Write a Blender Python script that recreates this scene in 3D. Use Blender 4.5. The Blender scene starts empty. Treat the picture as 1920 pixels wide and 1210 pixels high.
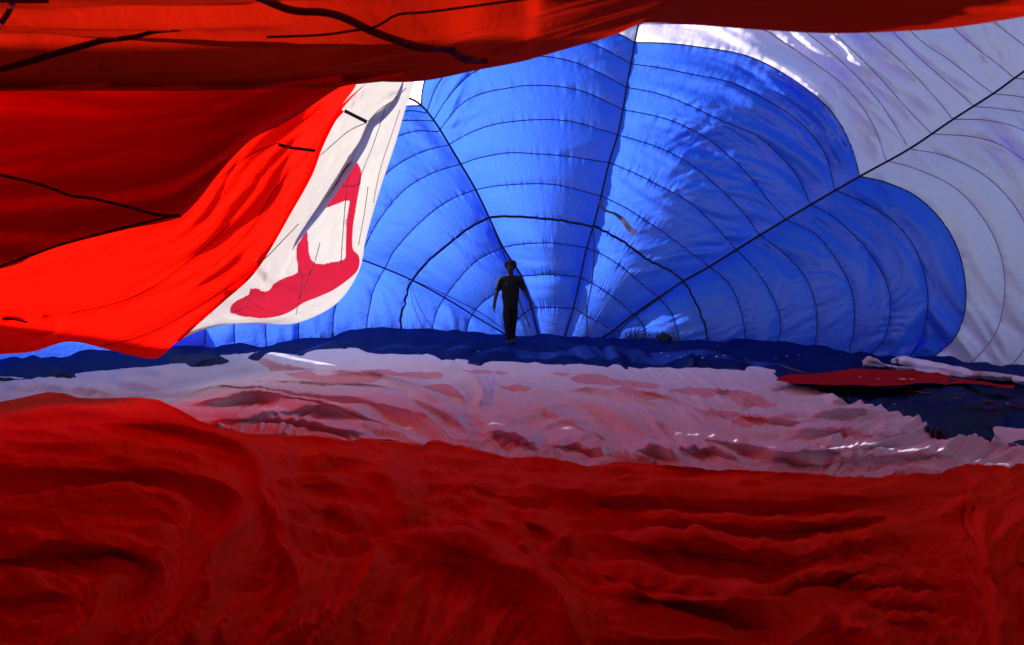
import bpy, bmesh, math, random
import numpy as np
from mathutils import Vector
from mathutils.bvhtree import BVHTree

random.seed(7)
rng = np.random.default_rng(7)
SC = bpy.context.scene
COL = SC.collection

# ------------------------------------------------------------------ camera
FPX = 1280.0                      # focal length in pixels of the 1920 px wide photograph (24 mm lens)
PITCH = math.radians(2.9)
CAMZ = 1.2
cam_d = bpy.data.cameras.new('camera')
cam_d.sensor_width = 36.0
cam_d.lens = 24.0
cam_d.clip_start = 0.05
cam_d.clip_end = 3000
cam_d.dof.use_dof = True
cam_d.dof.focus_distance = 12.0
cam_d.dof.aperture_fstop = 2.8
cam = bpy.data.objects.new('camera', cam_d)
cam.location = (0, 0, CAMZ)
cam.rotation_euler = (math.radians(90) - PITCH, 0, 0)
COL.objects.link(cam)
SC.camera = cam

# ------------------------------------------------------------------ light
SUN_AZ = math.radians(-60)        # clockwise from +Y; the sun stands ahead of the camera, to the left
SUN_EL = math.radians(20)
world = bpy.data.worlds.new('World')
SC.world = world
world.use_nodes = True
nt = world.node_tree
nt.nodes.clear()
sky = nt.nodes.new('ShaderNodeTexSky')
sky.sky_type = 'NISHITA'
sky.sun_disc = False
sky.sun_elevation = SUN_EL
sky.sun_rotation = SUN_AZ
bg = nt.nodes.new('ShaderNodeBackground')
bg.inputs['Strength'].default_value = 0.11
wo = nt.nodes.new('ShaderNodeOutputWorld')
nt.links.new(sky.outputs[0], bg.inputs[0])
nt.links.new(bg.outputs[0], wo.inputs[0])
sun_d = bpy.data.lights.new('sun', 'SUN')
sun_d.energy = 5.0
sun_d.angle = math.radians(0.53)
sun_d.color = (1.0, 0.95, 0.88)
sun = bpy.data.objects.new('sun', sun_d)
sv = Vector((math.sin(SUN_AZ) * math.cos(SUN_EL), math.cos(SUN_AZ) * math.cos(SUN_EL), math.sin(SUN_EL)))
sun.rotation_euler = (-sv).to_track_quat('-Z', 'Y').to_euler()
sun.location = (-20, 30, 25)
COL.objects.link(sun)

SC.view_settings.view_transform = 'Standard'
SC.view_settings.look = 'None'
SC.view_settings.exposure = 0.6
SC.view_settings.gamma = 1.0
SC.view_settings.use_curve_mapping = False
SC.render.engine = 'CYCLES'
SC.cycles.use_denoising = True
SC.cycles.max_bounces = 10
SC.cycles.diffuse_bounces = 8
SC.cycles.glossy_bounces = 3
SC.cycles.caustics_reflective = False
SC.cycles.caustics_refractive = False

# ------------------------------------------------------------------ view geometry
cp, sp = math.cos(PITCH), math.sin(PITCH)
FW = np.array([0, cp, -sp]); UP = np.array([0, sp, cp]); RT = np.array([1.0, 0, 0])
CAM = np.array([0, 0, CAMZ])

def ray(px, py):
    px = np.asarray(px, float); py = np.asarray(py, float)
    return FW + ((px - 960) / FPX)[..., None] * RT + ((605 - py) / FPX)[..., None] * UP

def W(px, py, d):
    return CAM + ray(px, py) * np.asarray(d, float)[..., None]

EC = np.array([0.5, 9.0, 2.6]); ER = np.array([7.6, 8.5, 6.0])

def wall_depth(px, py, s=1.0):
    d = ray(px, py) / ER
    o = (CAM - EC) / ER
    a = (d * d).sum(-1); b = (d * o).sum(-1); c = (o * o).sum() - np.asarray(s) ** 2
    disc = np.maximum(b * b - a * c, 0.0)
    return (-b + np.sqrt(disc)) / a

def ground(px, py, z=0.0):
    r = ray(px, py)
    t = (CAMZ - np.asarray(z)) / np.maximum(-r[..., 2], 1e-3)
    return CAM + r * t[..., None]

# ------------------------------------------------------------------ curves
def resample(pts, n):
    pts = np.asarray(pts, float)
    if len(pts) == 1:
        return np.repeat(pts, n, 0)
    P = np.vstack([2 * pts[0] - pts[1], pts, 2 * pts[-1] - pts[-2]])
    out = []
    for i in range(1, len(P) - 2):
        p0, p1, p2, p3 = P[i - 1], P[i], P[i + 1], P[i + 2]
        t = np.linspace(0, 1, 17)[:-1, None]
        out.append(0.5 * ((2 * p1) + (-p0 + p2) * t + (2 * p0 - 5 * p1 + 4 * p2 - p3) * t ** 2
                          + (-p0 + 3 * p1 - 3 * p2 + p3) * t ** 3))
    out.append(P[-2][None])
    q = np.vstack(out)
    s = np.r_[0, np.cumsum(np.linalg.norm(np.diff(q[:, :2], axis=0), axis=1))]
    u = np.linspace(0, s[-1], n)
    return np.stack([np.interp(u, s, q[:, k]) for k in range(q.shape[1])], 1)

def catmull_rows(rows, counts):
    """rows [R, n, k] -> rows with counts[i] steps between row i and i+1"""
    R = np.asarray(rows, float)
    P = np.concatenate([(2 * R[0] - R[1])[None], R, (2 * R[-1] - R[-2])[None]])
    out = []
    for i in range(1, len(P) - 2):
        p0, p1, p2, p3 = P[i - 1], P[i], P[i + 1], P[i + 2]
        t = np.linspace(0, 1, counts[i - 1] + 1)[:-1, None, None]
        out.append(0.5 * ((2 * p1) + (-p0 + p2) * t + (2 * p0 - 5 * p1 + 4 * p2 - p3) * t ** 2
                          + (-p0 + 3 * p1 - 3 * p2 + p3) * t ** 3))
    out.append(P[-2][None])
    return np.concatenate(out)

def loft(rows, nu, cnt):
    R = np.stack([resample(r, nu) for r in rows])
    return catmull_rows(R, cnt)

# ------------------------------------------------------------------ wrinkle maps
def blur(a, s):
    fy = np.fft.fftfreq(a.shape[0])[:, None]; fx = np.fft.rfftfreq(a.shape[1])[None]
    return np.fft.irfft2(np.fft.rfft2(a) * np.exp(-2 * (math.pi * s) ** 2 * (fx ** 2 + fy ** 2)), s=a.shape)

def bil(a, x, y):
    h, w = a.shape
    x = np.clip(x, 0, w - 1.001); y = np.clip(y, 0, h - 1.001)
    xi = x.astype(int); yi = y.astype(int); fx = x - xi; fy = y - yi
    return (a[yi, xi] * (1 - fx) + a[yi, xi + 1] * fx) * (1 - fy) + (a[yi + 1, xi] * (1 - fx) + a[yi + 1, xi + 1] * fx) * fy

class Map:
    def __init__(self, x0, y0, x1, y1, step):
        self.x0, self.y0, self.step = x0, y0, step
        self.w = int((x1 - x0) / step) + 2; self.h = int((y1 - y0) / step) + 2
        self.a = np.zeros((self.h, self.w))
        self.X, self.Y = np.meshgrid(x0 + np.arange(self.w) * step, y0 + np.arange(self.h) * step)
    def flow(self, guides, soft=30.0, k=8):
        """direction field that follows the guide polylines (pixels)"""
        px, py, c2, s2 = [], [], [], []
        for g in guides:
            q = resample(g, max(3, int(np.linalg.norm(np.diff(np.array(g, float)[:, :2], axis=0), axis=1).sum() / 40)))
            t = np.gradient(q[:, :2], axis=0); a = np.arctan2(t[:, 1], t[:, 0])
            px += list(q[:, 0]); py += list(q[:, 1]); c2 += list(np.cos(2 * a)); s2 += list(np.sin(2 * a))
        cx = self.X[::k, ::k]; cy = self.Y[::k, ::k]
        C = np.zeros_like(cx); S = np.zeros_like(cx)
        for x, y, c, s in zip(px, py, c2, s2):
            wgt = 1.0 / ((cx - x) ** 2 + (cy - y) ** 2 + soft ** 2) ** 1.5
            C += wgt * c; S += wgt * s
        gx = (self.X - self.x0) / self.step / k; gy = (self.Y - self.y0) / self.step / k
        C = bil(C, gx, gy); S = bil(S, gx, gy)
        a = 0.5 * np.arctan2(S, C)
        self.vx, self.vy = np.cos(a), np.sin(a)
        return self
    def lic(self, sigma, L, seed, wob=0.0):
        r = np.random.default_rng(seed)
        n = blur(r.standard_normal((self.h, self.w)), sigma) if sigma > 0 else r.standard_normal((self.h, self.w))
        n /= n.std()
        ang = 0
        vx, vy = self.vx, self.vy
        if wob:
            ang = blur(r.standard_normal((self.h, self.w)), 25); ang = ang / ang.std() * wob
            vx, vy = vx * np.cos(ang) - vy * np.sin(ang), vx * np.sin(ang) + vy * np.cos(ang)
        acc = n.copy(); JJ, II = np.meshgrid(np.arange(self.w, dtype=float), np.arange(self.h, dtype=float))
        st = max(1.0, sigma * 0.7)
        for sg in (1, -1):
            x, y = JJ.copy(), II.copy(); px_, py_ = vx * sg, vy * sg
            for k in range(int(L / st)):
                x += px_ * st; y += py_ * st
                xi = np.clip(x.round().astype(int), 0, self.w - 1); yi = np.clip(y.round().astype(int), 0, self.h - 1)
                ux, uy = vx[yi, xi], vy[yi, xi]
                d = np.where(ux * px_ + uy * py_ < 0, -1.0, 1.0)
                px_, py_ = ux * d, uy * d
                acc += n[yi, xi] * (1 - k * st / L)
        acc -= acc.mean(); acc /= acc.std()
        return blur(acc, 0.6)
    def ridge(self, pts, h, wl, wr, fade=0.15, e=2.0, roll=False):
        """crest along a polyline: h at the crest, falling off over wl pixels on the left side and wr on the right"""
        q = resample(pts, max(6, int(len(pts) * 6)))
        lo = q[:, :2].min(0) - 5 * max(wl, wr); hi = q[:, :2].max(0) + 5 * max(wl, wr)
        j0 = max(0, int((lo[0] - self.x0) / self.step)); j1 = min(self.w, int((hi[0] - self.x0) / self.step) + 1)
        i0 = max(0, int((lo[1] - self.y0) / self.step)); i1 = min(self.h, int((hi[1] - self.y0) / self.step) + 1)
        if j1 <= j0 or i1 <= i0: return
        X = self.X[i0:i1, j0:j1]; Y = self.Y[i0:i1, j0:j1]
        best = np.full(X.shape, 1e9); side = np.zeros(X.shape); tt = np.zeros(X.shape)
        for k in range(len(q) - 1):
            a, b = q[k, :2], q[k + 1, :2]; ab = b - a; l2 = ab @ ab + 1e-9
            t = np.clip(((X - a[0]) * ab[0] + (Y - a[1]) * ab[1]) / l2, 0, 1)
            dx = X - a[0] - t * ab[0]; dy = Y - a[1] - t * ab[1]; d = dx * dx + dy * dy
            m = d < best
            best = np.where(m, d, best); side = np.where(m, ab[0] * dy - ab[1] * dx, side); tt = np.where(m, (k + t) / (len(q) - 1), tt)
        d = np.sqrt(best + e * e) - e
        wd = np.where(side > 0, wr, wl)
        f = np.clip(np.minimum(tt, 1 - tt) / fade, 0, 1) if fade > 0 else 1.0
        f = f * f * (3 - 2 * f)
        if roll:      # rounded crest, crisp valleys; overlapping folds meet in a crease
            q_ = np.clip(1 - (d / (2.6 * wd)) ** 2, 0, 1)
            cur = self.a[i0:i1, j0:j1]
            new = h * (0.55 * q_ + 0.6 * np.exp(-d / (0.8 * wd))) * f
            self.a[i0:i1, j0:j1] = np.maximum(cur, new) + 0.12 * np.minimum(cur, new)
        else:
            self.a[i0:i1, j0:j1] += h * np.exp(-d / wd) * f
    def at(self, px, py):
        return bil(self.a, (np.asarray(px) - self.x0) / self.step, (np.asarray(py) - self.y0) / self.step)

def sharp(a, p=0.7):
    return np.sign(a) * np.abs(a) ** p
def roll_(a):
    return np.sqrt(a * a + 0.004)
def crease(a):
    """rounded hollows, sharp crests"""
    return 1.0 - np.sqrt(a * a + 0.02)

# ------------------------------------------------------------------ materials
def fabric(name, refl, trans, gloss=0.05, rough=0.35, crinkle=0.5, scale=14.0, var=0.12):
    m = bpy.data.materials.new(name); m.use_nodes = True
    n = m.node_tree; n.nodes.clear(); L = n.links.new
    tc = n.nodes.new('ShaderNodeTexCoord')
    no = n.nodes.new('ShaderNodeTexNoise'); no.inputs['Scale'].default_value = scale; no.inputs['Detail'].default_value = 8
    no.inputs['Roughness'].default_value = 0.62; no.inputs['Distortion'].default_value = 0.6
    L(tc.outputs['Object'], no.inputs['Vector'])
    n2 = n.nodes.new('ShaderNodeTexNoise'); n2.inputs['Scale'].default_value = 1.3; n2.inputs['Detail'].default_value = 5
    L(tc.outputs['Object'], n2.inputs['Vector'])
    bp = n.nodes.new('ShaderNodeBump'); bp.inputs['Strength'].default_value = crinkle; bp.inputs['Distance'].default_value = 0.03
    L(no.outputs['Fac'], bp.inputs['Height'])
    def col(c):
        mx = n.nodes.new('ShaderNodeMix'); mx.data_type = 'RGBA'
        mx.inputs[6].default_value = (*[v * (1 - var) for v in c], 1); mx.inputs[7].default_value = (*[min(1, v * (1 + var)) for v in c], 1)
        L(n2.outputs['Fac'], mx.inputs[0]); return mx.outputs[2]
    df = n.nodes.new('ShaderNodeBsdfDiffuse'); tr = n.nodes.new('ShaderNodeBsdfTranslucent')
    L(col(refl), df.inputs['Color']); L(col(trans), tr.inputs['Color'])
    L(bp.outputs[0], df.inputs['Normal']); L(bp.outputs[0], tr.inputs['Normal'])
    ad = n.nodes.new('ShaderNodeAddShader'); L(df.outputs[0], ad.inputs[0]); L(tr.outputs[0], ad.inputs[1])
    out = n.nodes.new('ShaderNodeOutputMaterial')
    if gloss > 0:
        gl = n.nodes.new('ShaderNodeBsdfGlossy'); gl.inputs['Roughness'].default_value = rough
        L(bp.outputs[0], gl.inputs['Normal'])
        mx = n.nodes.new('ShaderNodeMixShader'); mx.inputs[0].default_value = gloss
        L(ad.outputs[0], mx.inputs[1]); L(gl.outputs[0], mx.inputs[2]); L(mx.outputs[0], out.inputs['Surface'])
    else:
        L(ad.outputs[0], out.inputs['Surface'])
    return m

def solid(name, c, rough=0.7):
    m = bpy.data.materials.new(name); m.use_nodes = True
    n = m.node_tree; b = n.nodes['Principled BSDF']
    no = n.nodes.new('ShaderNodeTexNoise'); no.inputs['Scale'].default_value = 30
    mx = n.nodes.new('ShaderNodeMix'); mx.data_type = 'RGBA'
    mx.inputs[6].default_value = (*[v * 0.75 for v in c], 1); mx.inputs[7].default_value = (*[min(1, v * 1.25) for v in c], 1)
    n.links.new(no.outputs['Fac'], mx.inputs[0]); n.links.new(mx.outputs[2], b.inputs['Base Color'])
    b.inputs['Roughness'].default_value = rough
    return m

M = {}
M['blue'] = fabric('blue_nylon', (0.003, 0.022, 0.30), (0.040, 0.138, 0.82), 0.08, 0.32, 0.9, 12, 0.05)
M['white'] = fabric('white_nylon', (0.22, 0.21, 0.34), (0.76, 0.68, 0.90), 0.04, 0.3, 0.5, 12, 0.04)
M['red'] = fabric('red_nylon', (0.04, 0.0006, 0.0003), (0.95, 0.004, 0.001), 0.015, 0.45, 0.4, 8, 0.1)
M['mouth'] = fabric('shade_toned_red_nylon', (0.03, 0.001, 0.0005), (0.33, 0.006, 0.001), 0.012, 0.5, 0.4, 8, 0.12)  # red nylon with the shade of the canopy put into its colour
M['inner'] = fabric('shaded_red_nylon', (0.04, 0.001, 0.0005), (0.55, 0.005, 0.001), 0.012, 0.5, 0.4, 8, 0.12)  # red nylon again, the shade of the inner drape put into its colour
M['white_drape'] = fabric('sunlit_white_nylon', (0.30, 0.29, 0.31), (0.33, 0.31, 0.29), 0.03, 0.3, 0.7, 12, 0.04)  # the white nylon again, colour dimmed against the strong sun behind it
M['dimmed_rear'] = fabric('dimmed_rear_cloth', (0.03, 0.002, 0.002), (0.03, 0.001, 0.001), 0.012, 0.5, 0.4, 8, 0.12)  # darkened only to cut light from the unseen cloth around the camera
M['hem'] = fabric('shade_strip_nylon', (0.28, 0.33, 0.46), (0.26, 0.32, 0.48), 0.03, 0.4, 0.3, 12, 0.04)  # for the shadow-casting strip; bluish shade tint put into the colour
M['hem_red'] = fabric('doubled_red_nylon', (0.16, 0.006, 0.002), (0.12, 0.002, 0.001), 0.01, 0.5, 0.3, 12, 0.05)
M['emblem'] = fabric('crimson_nylon', (0.22, 0.01, 0.02), (0.27, 0.006, 0.02), 0.03, 0.4, 0.45, 12, 0.15)
M['floor_red'] = fabric('red_floor_nylon', (0.74, 0.030, 0.003), (0.0, 0.0, 0.0), 0.010, 0.45, 0.45, 26, 0.12)
M['floor_white'] = fabric('white_floor_nylon', (0.72, 0.70, 0.82), (0.05, 0.05, 0.05), 0.03, 0.35, 0.6, 12, 0.06)
M['floor_blue'] = fabric('blue_floor_nylon', (0.002, 0.009, 0.11), (0.0, 0.0, 0.01), 0.035, 0.3, 0.6, 10, 0.1)
M['floor_patch'] = fabric('faded_red_floor_nylon', (0.70, 0.36, 0.40), (0.03, 0.0, 0.0), 0.02, 0.4, 0.5, 12, 0.15)
M['seam'] = solid('navy_seam_tape', (0.006, 0.008, 0.05), 0.8)
M['seam_red'] = solid('dark_red_seam_tape', (0.03, 0.002, 0.004), 0.8)
M['tape'] = solid('black_load_tape', (0.006, 0.006, 0.018), 0.8)
M['strap'] = fabric('violet_strap', (0.10, 0.05, 0.30), (0.10, 0.02, 0.12), 0.02, 0.4, 0.2, 12, 0.1)
M['thin'] = solid('grey_stitching', (0.22, 0.18, 0.30), 0.8)
M['rope'] = solid('navy_cord', (0.01, 0.012, 0.05), 0.8)

# ------------------------------------------------------------------ objects
OFF = {}
def link(name, me, mat, parent=None):
    o = bpy.data.objects.new(name, me); COL.objects.link(o)
    if mat is not None and len(me.materials) == 0: me.materials.append(mat)
    if parent is not None: o.parent = parent
    return o

def off_of(parent):
    v = np.zeros(3); p = parent
    while p is not None:
        v += np.array(p.location); p = p.parent
    return v

def raw_mesh(name, verts, faces, smooth=True):
    me = bpy.data.meshes.new(name)
    verts = np.asarray(verts, np.float32); faces = np.asarray(faces, np.int32)
    me.vertices.add(len(verts)); me.vertices.foreach_set('co', verts.ravel())
    k = faces.shape[1]
    me.loops.add(len(faces) * k); me.loops.foreach_set('vertex_index', faces.ravel())
    me.polygons.add(len(faces))
    me.polygons.foreach_set('loop_start', np.arange(0, len(faces) * k, k, dtype=np.int32))
    me.polygons.foreach_set('loop_total', np.full(len(faces), k, np.int32))
    me.update(calc_edges=True)
    me.polygons.foreach_set('use_smooth', np.full(len(faces), smooth))
    return me

def grid_faces(h, w):
    i = np.arange(h * w).reshape(h, w)
    return np.stack([i[:-1, :-1], i[:-1, 1:], i[1:, 1:], i[1:, :-1]], -1).reshape(-1, 4)

def compact(v, f):
    used, inv = np.unique(f.ravel(), return_inverse=True)
    return v[used], inv.reshape(f.shape)

def grid_obj(name, P, mat, parent=None, keep=None, smooth=True):
    h, w = P.shape[:2]
    v = P.reshape(-1, 3) - off_of(parent); f = grid_faces(h, w)
    if keep is not None:
        f = f[keep.ravel()]; v, f = compact(v, f)
    return link(name, raw_mesh(name, v, f, smooth), mat, parent)

def tag(o, label, cat, group=None, kind=None):
    if label: o['label'] = label
    if cat: o['category'] = cat
    if group: o['group'] = group
    if kind: o['kind'] = kind
    return o

def thing(name, label, cat, loc, group=None, kind=None):
    o = bpy.data.objects.new(name, None); COL.objects.link(o); o.location = loc
    o.empty_display_size = 0.2
    return tag(o, label, cat, group, kind)

def bvh_of(grids):
    vs, fs, n = [], [], 0
    for P in grids:
        h, w = P.shape[:2]
        vs.append(P.reshape(-1, 3)); fs.append(grid_faces(h, w) + n); n += h * w
    return BVHTree.FromPolygons([tuple(v) for v in np.concatenate(vs)], [tuple(int(k) for k in f) for f in np.concatenate(fs)])

def hit(bvh, px, py, fallback=10.0):
    d = ray(px, py); n = np.linalg.norm(d)
    loc, nor, idx, dist = bvh.ray_cast(Vector(CAM), Vector(d / n))
    return (dist / n) if loc is not None else fallback

def strap(name, pts, w, bvh, mat, parent, lift=0.012, n=None, thick=0.006, label=None, taper=False, wav=0.0):
    """a tape of w pixels lying on a surface, closed cross-section"""
    pts = np.asarray(pts, float)[:, :2]
    L = np.linalg.norm(np.diff(pts, axis=0), axis=1).sum()
    q = resample(pts, n or max(6, int(L / 9)))
    if wav:
        q = q + np.random.default_rng(int(L)).standard_normal(q.shape) * wav
    t = np.gradient(q, axis=0); t /= np.linalg.norm(t, axis=1)[:, None] + 1e-9
    nn = np.stack([-t[:, 1], t[:, 0]], 1)
    rows = []; last = None
    ds = []
    for i in range(len(q)):
        d = hit(bvh, q[i, 0], q[i, 1], None) if bvh is not None else None
        if d is None: d = last
        ds.append(d); last = d if d is not None else last
    first = next((d for d in ds if d is not None), 10.0)
    ds = [first if d is None else d for d in ds]
    for i in range(len(q)):
        ww = w / 2 * (1 if not taper else (0.12 + 0.88 * math.sin(math.pi * min(1, max(0, i / (len(q) - 1)))) ** 0.6))
        d = ds[i]
        a = q[i] - nn[i] * ww; b = q[i] + nn[i] * ww
        rows.append([W(a[0], a[1], d - lift), W(q[i, 0], q[i, 1], d - lift - thick), W(b[0], b[1], d - lift), W(q[i, 0], q[i, 1], d - lift + thick * 0.5)])
    P = np.array(rows)
    P = np.concatenate([P, P[:, :1]], 1)
    o = grid_obj(name, P, mat, parent)
    if label: o['label'] = label
    return o

def tube_mesh(name, pts, r, sides=6):
    pts = np.asarray(pts, float); n = len(pts)
    r = np.broadcast_to(np.asarray(r, float), (n,))
    t = np.gradient(pts, axis=0); t /= np.linalg.norm(t, axis=1)[:, None] + 1e-12
    ref = np.array([0.13, 0.2, 0.97]); a = np.cross(t, ref); bad = np.linalg.norm(a, axis=1) < 0.05
    a[bad] = np.cross(t[bad], [1.0, 0, 0]); a /= np.linalg.norm(a, axis=1)[:, None]
    b = np.cross(t, a)
    th = np.linspace(0, 2 * math.pi, sides + 1)
    P = pts[:, None] + (np.cos(th)[None, :, None] * a[:, None] + np.sin(th)[None, :, None] * b[:, None]) * r[:, None, None]
    return P

def inpoly(px, py, poly):
    poly = np.asarray(poly, float); x = np.asarray(px); y = np.asarray(py)
    c = np.zeros(x.shape, bool); j = len(poly) - 1
    for i in range(len(poly)):
        xi, yi = poly[i]; xj, yj = poly[j]
        m = ((yi > y) != (yj > y)) & (x < (xj - xi) * (y - yi) / (yj - yi + 1e-12) + xi)
        c ^= m; j = i
    return c

# ================================================================== ground outside the balloon
gm = solid('meadow', (0.06, 0.09, 0.025), 0.9)
P = np.zeros((41, 41, 3)); ax = np.sign(np.linspace(-1, 1, 41)) * np.abs(np.linspace(-1, 1, 41)) ** 3 * 1500
P[..., 0], P[..., 1] = np.meshgrid(ax, ax); P[..., 2] = -0.06
tag(grid_obj('ground', P, gm), 'grassy field that the balloon lies on', None, kind='structure')

# ================================================================== inflated wall (crown) of the envelope
# every ring seam of every gore, traced from tape to tape; index = ring counted from the crown
G12 = {  # between the lower left tape and the tape behind the person
    -1: [(1031, 684), (1028, 687), (1026, 690)],
    0: [(958, 632), (964, 612), (970, 600), (983, 588), (997, 578)],
    1: [(885, 590), (902, 570), (922, 555), (950, 536), (977, 518)],
    2: [(833, 558), (870, 512), (900, 485), (943, 464)],
    3: [(773, 525), (800, 493), (840, 458), (880, 428), (917, 408)],
    4: [(722, 503), (740, 470), (770, 435), (810, 398), (850, 372), (892, 356)],
    5: [(675, 486), (695, 440), (720, 400), (760, 355), (810, 325), (864, 308)],
    6: [(620, 462), (650, 410), (690, 360), (728, 322), (760, 300), (800, 282), (840, 272)],
    7: [(570, 440), (620, 350), (680, 290), (742, 258), (780, 246), (822, 247)],
    8: [(520, 420), (590, 300), (660, 250), (748, 228), (780, 226), (812, 227)],
    9: [(470, 400), (560, 270), (640, 225), (730, 213), (770, 208), (800, 212)],
    10: [(420, 380), (530, 250), (620, 205), (720, 200), (765, 199), (790, 198)],
    11: [(370, 360), (500, 230), (600, 185), (700, 180), (765, 184)],
}
G23 = {
    -1: [(1026, 690), (1036, 691), (1047, 692)],
    0: [(997, 578), (1035, 577), (1075, 578)],
    1: [(977, 518), (1035, 515), (1088, 520)],
    2: [(943, 464), (980, 458), (1035, 456), (1100, 465)],
    3: [(917, 408), (960, 406), (1040, 412), (1112, 425)],
    4: [(892, 356), (930, 349), (990, 345), (1050, 348), (1127, 368)],
    5: [(864, 308), (900, 296), (955, 287), (1010, 289), (1060, 293), (1142, 305)],
    6: [(840, 272), (880, 250), (930, 233), (1000, 225), (1070, 228), (1158, 253)],
    7: [(822, 247), (860, 200), (900, 177), (960, 164), (1010, 160), (1070, 166), (1110, 178), (1168, 206)],
    8: [(812, 227), (835, 190), (870, 150), (905, 127), (960, 108), (1020, 106), (1080, 118), (1130, 140), (1175, 164)],
    9: [(800, 212), (818, 165), (850, 125), (920, 92), (1010, 76), (1080, 76), (1120, 86), (1183, 120)],
    10: [(790, 198), (793, 165), (808, 130), (860, 85), (950, 58), (1040, 46), (1110, 50), (1160, 64), (1190, 80)],
    11: [(765, 184), (768, 150), (790, 100), (850, 50), (950, 20), (1080, 5), (1150, 20), (1197, 45)],
    12: [(738, 189), (740, 130), (770, 70), (850, 10), (950, -30), (1080, -45), (1150, -25), (1203, 0)],
    13: [(700, 215), (700, 110), (740, 30), (850, -50), (950, -90), (1080, -105), (1160, -85), (1211, -60)],
}
G34 = {
    -1: [(1047, 692), (1058, 690), (1066, 684)],
    0: [(1075, 578), (1110, 598), (1150, 620)],
    1: [(1088, 520), (1130, 543), (1165, 570), (1188, 590)],
    2: [(1100, 465), (1128, 477), (1165, 500), (1200, 530), (1235, 558)],
    3: [(1112, 425), (1145, 440), (1175, 458), (1205, 480), (1232, 495), (1255, 506), (1268, 517), (1280, 528)],
    4: [(1127, 368), (1170, 388), (1220, 420), (1270, 455), (1300, 478), (1330, 500)],
    5: [(1142, 305), (1190, 325), (1240, 350), (1290, 378), (1335, 418), (1382, 470)],
    6: [(1158, 253), (1230, 275), (1290, 305), (1340, 345), (1390, 395), (1425, 441)],
    7: [(1168, 206), (1230, 218), (1280, 235), (1340, 270), (1400, 325), (1440, 375), (1473, 412)],
    8: [(1175, 164), (1230, 175), (1280, 192), (1350, 225), (1420, 256), (1470, 300), (1500, 340), (1520, 384)],
    9: [(1183, 120), (1240, 128), (1300, 140), (1370, 155), (1440, 190), (1500, 230), (1545, 285), (1566, 357)],
    10: [(1190, 80), (1240, 81), (1300, 87), (1400, 105), (1480, 145), (1545, 195), (1580, 240), (1600, 285), (1612, 331)],
    11: [(1197, 45), (1330, 46), (1423, 54), (1467, 78), (1547, 133), (1593, 172), (1635, 230), (1662, 301)],
    12: [(1203, 0), (1340, 0), (1440, 20), (1510, 60), (1580, 118), (1640, 180), (1680, 238), (1704, 279)],
    13: [(1211, -60), (1350, -50), (1460, -20), (1530, 35), (1590, 87), (1647, 143), (1697, 200), (1747, 251)],
    14: [(1218, -110), (1360, -100), (1480, -55), (1560, 5), (1625, 60), (1685, 112), (1740, 168), (1787, 224)],
    15: [(1226, -160), (1380, -150), (1510, -95), (1590, -25), (1650, 35), (1720, 105), (1780, 158), (1827, 200)],
    16: [(1234, -210), (1400, -200), (1540, -130), (1630, -50), (1707, 58), (1780, 113), (1825, 148), (1862, 176)],
    17: [(1242, -260), (1420, -250), (1570, -170), (1680, -70), (1760, 25), (1827, 87), (1870, 120), (1902, 147)],
    18: [(1250, -320), (1450, -300), (1610, -210), (1740, -90), (1840, 20), (1900, 70), (1955, 110)],
    19: [(1258, -400), (1500, -350), (1680, -250), (1820, -120), (1920, -30), (1980, 20), (2030, 60)],
    20: [(1268, -480), (1560, -420), (1780, -300), (1940, -160), (2040, -80), (2130, -10)],
}
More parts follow.
